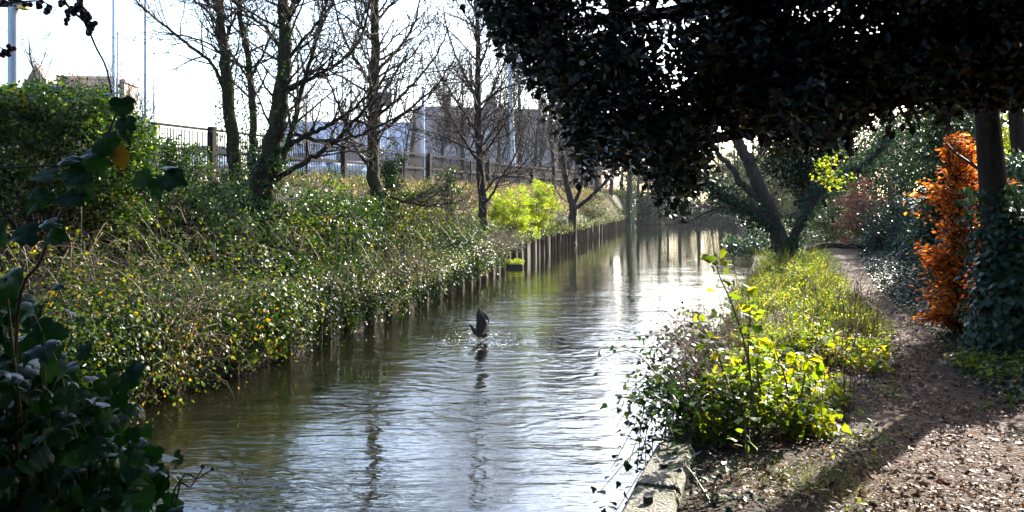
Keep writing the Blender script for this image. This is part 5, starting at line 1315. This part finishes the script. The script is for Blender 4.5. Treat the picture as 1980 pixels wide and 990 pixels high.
# facing left and a little away; body, neck and head, tail in one surface
V = [(.0, 0, .13), (-.08, .01, .16), (-.13, .02, .22), (-.155, .02, .265), (-.195, .02, .268), (.08, 0, .11), (.15, -.01, .1)]
skin_mesh('body', V, [(0, 1), (1, 2), (2, 3), (3, 4), (0, 5), (5, 6)], [(.085, .075), .06, .03, .032, .014, .06, .02], 'feather', root)
def wing(name, pts, wid, mat, th=.006):
    n = len(pts); mb = MB(); V = []
    for p, w, dx in zip(np.array(pts, float), wid, np.linspace(0, .03, n)):
        for s in (-.5, -.2, .25, .5):
            V.append(p + np.array([s * w + dx, -.03 * (1 - 4 * s * s), -.02 * abs(s)]))
    V = np.array(V); k = 4; V2 = V + [0, th, 0]
    i = np.arange(n - 1)[:, None] * k; j = np.arange(k - 1)[None]; q = np.stack([i + j, i + j + 1, i + k + j + 1, i + k + j], -1).reshape(-1, 4)
    m = n * k
    rim = [[a, b_, b_ + m, a + m] for a, b_ in zip([t * k for t in range(n - 1)], [(t + 1) * k for t in range(n - 1)])] + [[a + k - 1, a + 2 * k - 1, a + 2 * k - 1 + m, a + k - 1 + m] for a in [t * k for t in range(n - 1)]]
    mb.add(np.vstack([V, V2]), [q, q[:, ::-1] + m, np.array(rim)]); return mb.build(name, M[mat], root)
wing('wing', BIRD + np.array([(.0, -.05, .17), (.02, -.1, .28), (.01, -.12, .38), (-.02, -.12, .47), (-.04, -.1, .56)]), [.15, .17, .15, .11, .04], 'feather')
wing('wing', BIRD + np.array([(.02, .05, .17), (.06, .1, .27), (.07, .14, .36), (.04, .17, .44), (.0, .18, .5)]), [.14, .16, .14, .1, .04], 'feather')
ed = MB().tube(catmull(BIRD + np.array([(.05, -.06, .12), (.1, -.1, .2), (.125, -.12, .3), (.11, -.13, .38)]), 5), np.array([.006] + [.02] * 14 + [.006]), 6); ed.build('wing_lit_edge', M['wing_lit_tone'], root)  # pale strip standing in for sun along the wing
MB().tube(BIRD + np.array([(-.185, .02, .268), (-.235, .02, .262)]), [.011, .003], 8).build('bill', M['bill'], root)
for s in (-1, 1): MB().tube(BIRD + np.array([(.05, s * .03, .08), (.08, s * .03, .03), (.1, s * .03, -.03)]), .008, 6).build('leg', M['bill'], root)
for s in (-1, 1): MB().ball(BIRD + [-.168, .02 + s * .027, .274], .005, 8, 6).build('eye', M['berry'], root)
mb = MB()
for _ in range(260):
    p = BIRD + np.array([R.normal(.16, .34), R.normal(-.05, .4), 0]); s = .004 + .016 * R.random() ** 2; hgt = abs(R.normal(0, .05)) if R.random() < .4 else 0.004
    mb.ball(p + [0, 0, hgt], (s * (1.8 if hgt < .01 else .5), s * (1.2 if hgt < .01 else .5), .004 if hgt < .01 else s * .5), 6, 4)
tag(mb.build('water_splash', M['foam']), 'white droplets and foam splashed up under the bird', 'splash', kind='stuff')

# ------------------------------------------------------------------ haze, light, sky, camera
m, nt = new_mat('haze air')
pv = node(nt, 'ShaderNodeVolumePrincipled'); pv.inputs['Color'].default_value = (.9, .93, 1, 1); pv.inputs['Density'].default_value = .00012; pv.inputs['Anisotropy'].default_value = .3
o = node(nt, 'ShaderNodeOutputMaterial'); nt.links.new(pv.outputs[0], o.inputs['Volume'])
hz = MB().box((0, 70, 11), (340, 240, 26)).build('haze', m, smooth=False); tag(hz, kind='stuff')

w = bpy.data.worlds.new('World'); SC.world = w; w.use_nodes = True; nt = w.node_tree; nt.nodes.clear()
sky = nt.nodes.new('ShaderNodeTexSky'); sky.sky_type = 'NISHITA'; sky.sun_disc = False
sky.sun_elevation = SUN_EL; sky.sun_rotation = SUN_AZ; sky.air_density = 1.0; sky.dust_density = 2.0; sky.ozone_density = 2.0
bg = nt.nodes.new('ShaderNodeBackground'); bg.inputs[1].default_value = .13
ow = nt.nodes.new('ShaderNodeOutputWorld'); nt.links.new(sky.outputs[0], bg.inputs[0]); nt.links.new(bg.outputs[0], ow.inputs[0])
sl = bpy.data.lights.new('sun', 'SUN'); sl.energy = 5.0; sl.angle = math.radians(.5); sl.color = (1, .92, .8)
so = bpy.data.objects.new('sun', sl); COL.objects.link(so)
sd = Vector((math.sin(SUN_AZ) * math.cos(SUN_EL), math.cos(SUN_AZ) * math.cos(SUN_EL), math.sin(SUN_EL)))
so.rotation_euler = sd.to_track_quat('Z', 'Y').to_euler()

cam = bpy.data.cameras.new('camera'); co = bpy.data.objects.new('camera', cam); COL.objects.link(co); SC.camera = co
cam.sensor_fit = 'HORIZONTAL'; cam.sensor_width = 36; cam.lens = 36 * F / 1980; cam.shift_y = -(495 - HY) / 1980
cam.clip_start = .05; cam.clip_end = 3000
co.location = (0, 0, EYE); co.rotation_euler = (math.radians(90), 0, 0)
vs = SC.view_settings; vs.view_transform = 'Standard'; vs.look = 'None'; vs.gamma = 1; vs.use_curve_mapping = False; vs.exposure = 2.45
cy = SC.cycles; cy.use_denoising = True
try: cy.denoiser = 'OPENIMAGEDENOISE'
except Exception: pass
cy.max_bounces = 7; cy.diffuse_bounces = 3; cy.glossy_bounces = 3; cy.transmission_bounces = 3; cy.volume_bounces = 0; cy.sample_clamp_indirect = 6
cy.caustics_reflective = False; cy.caustics_refractive = False
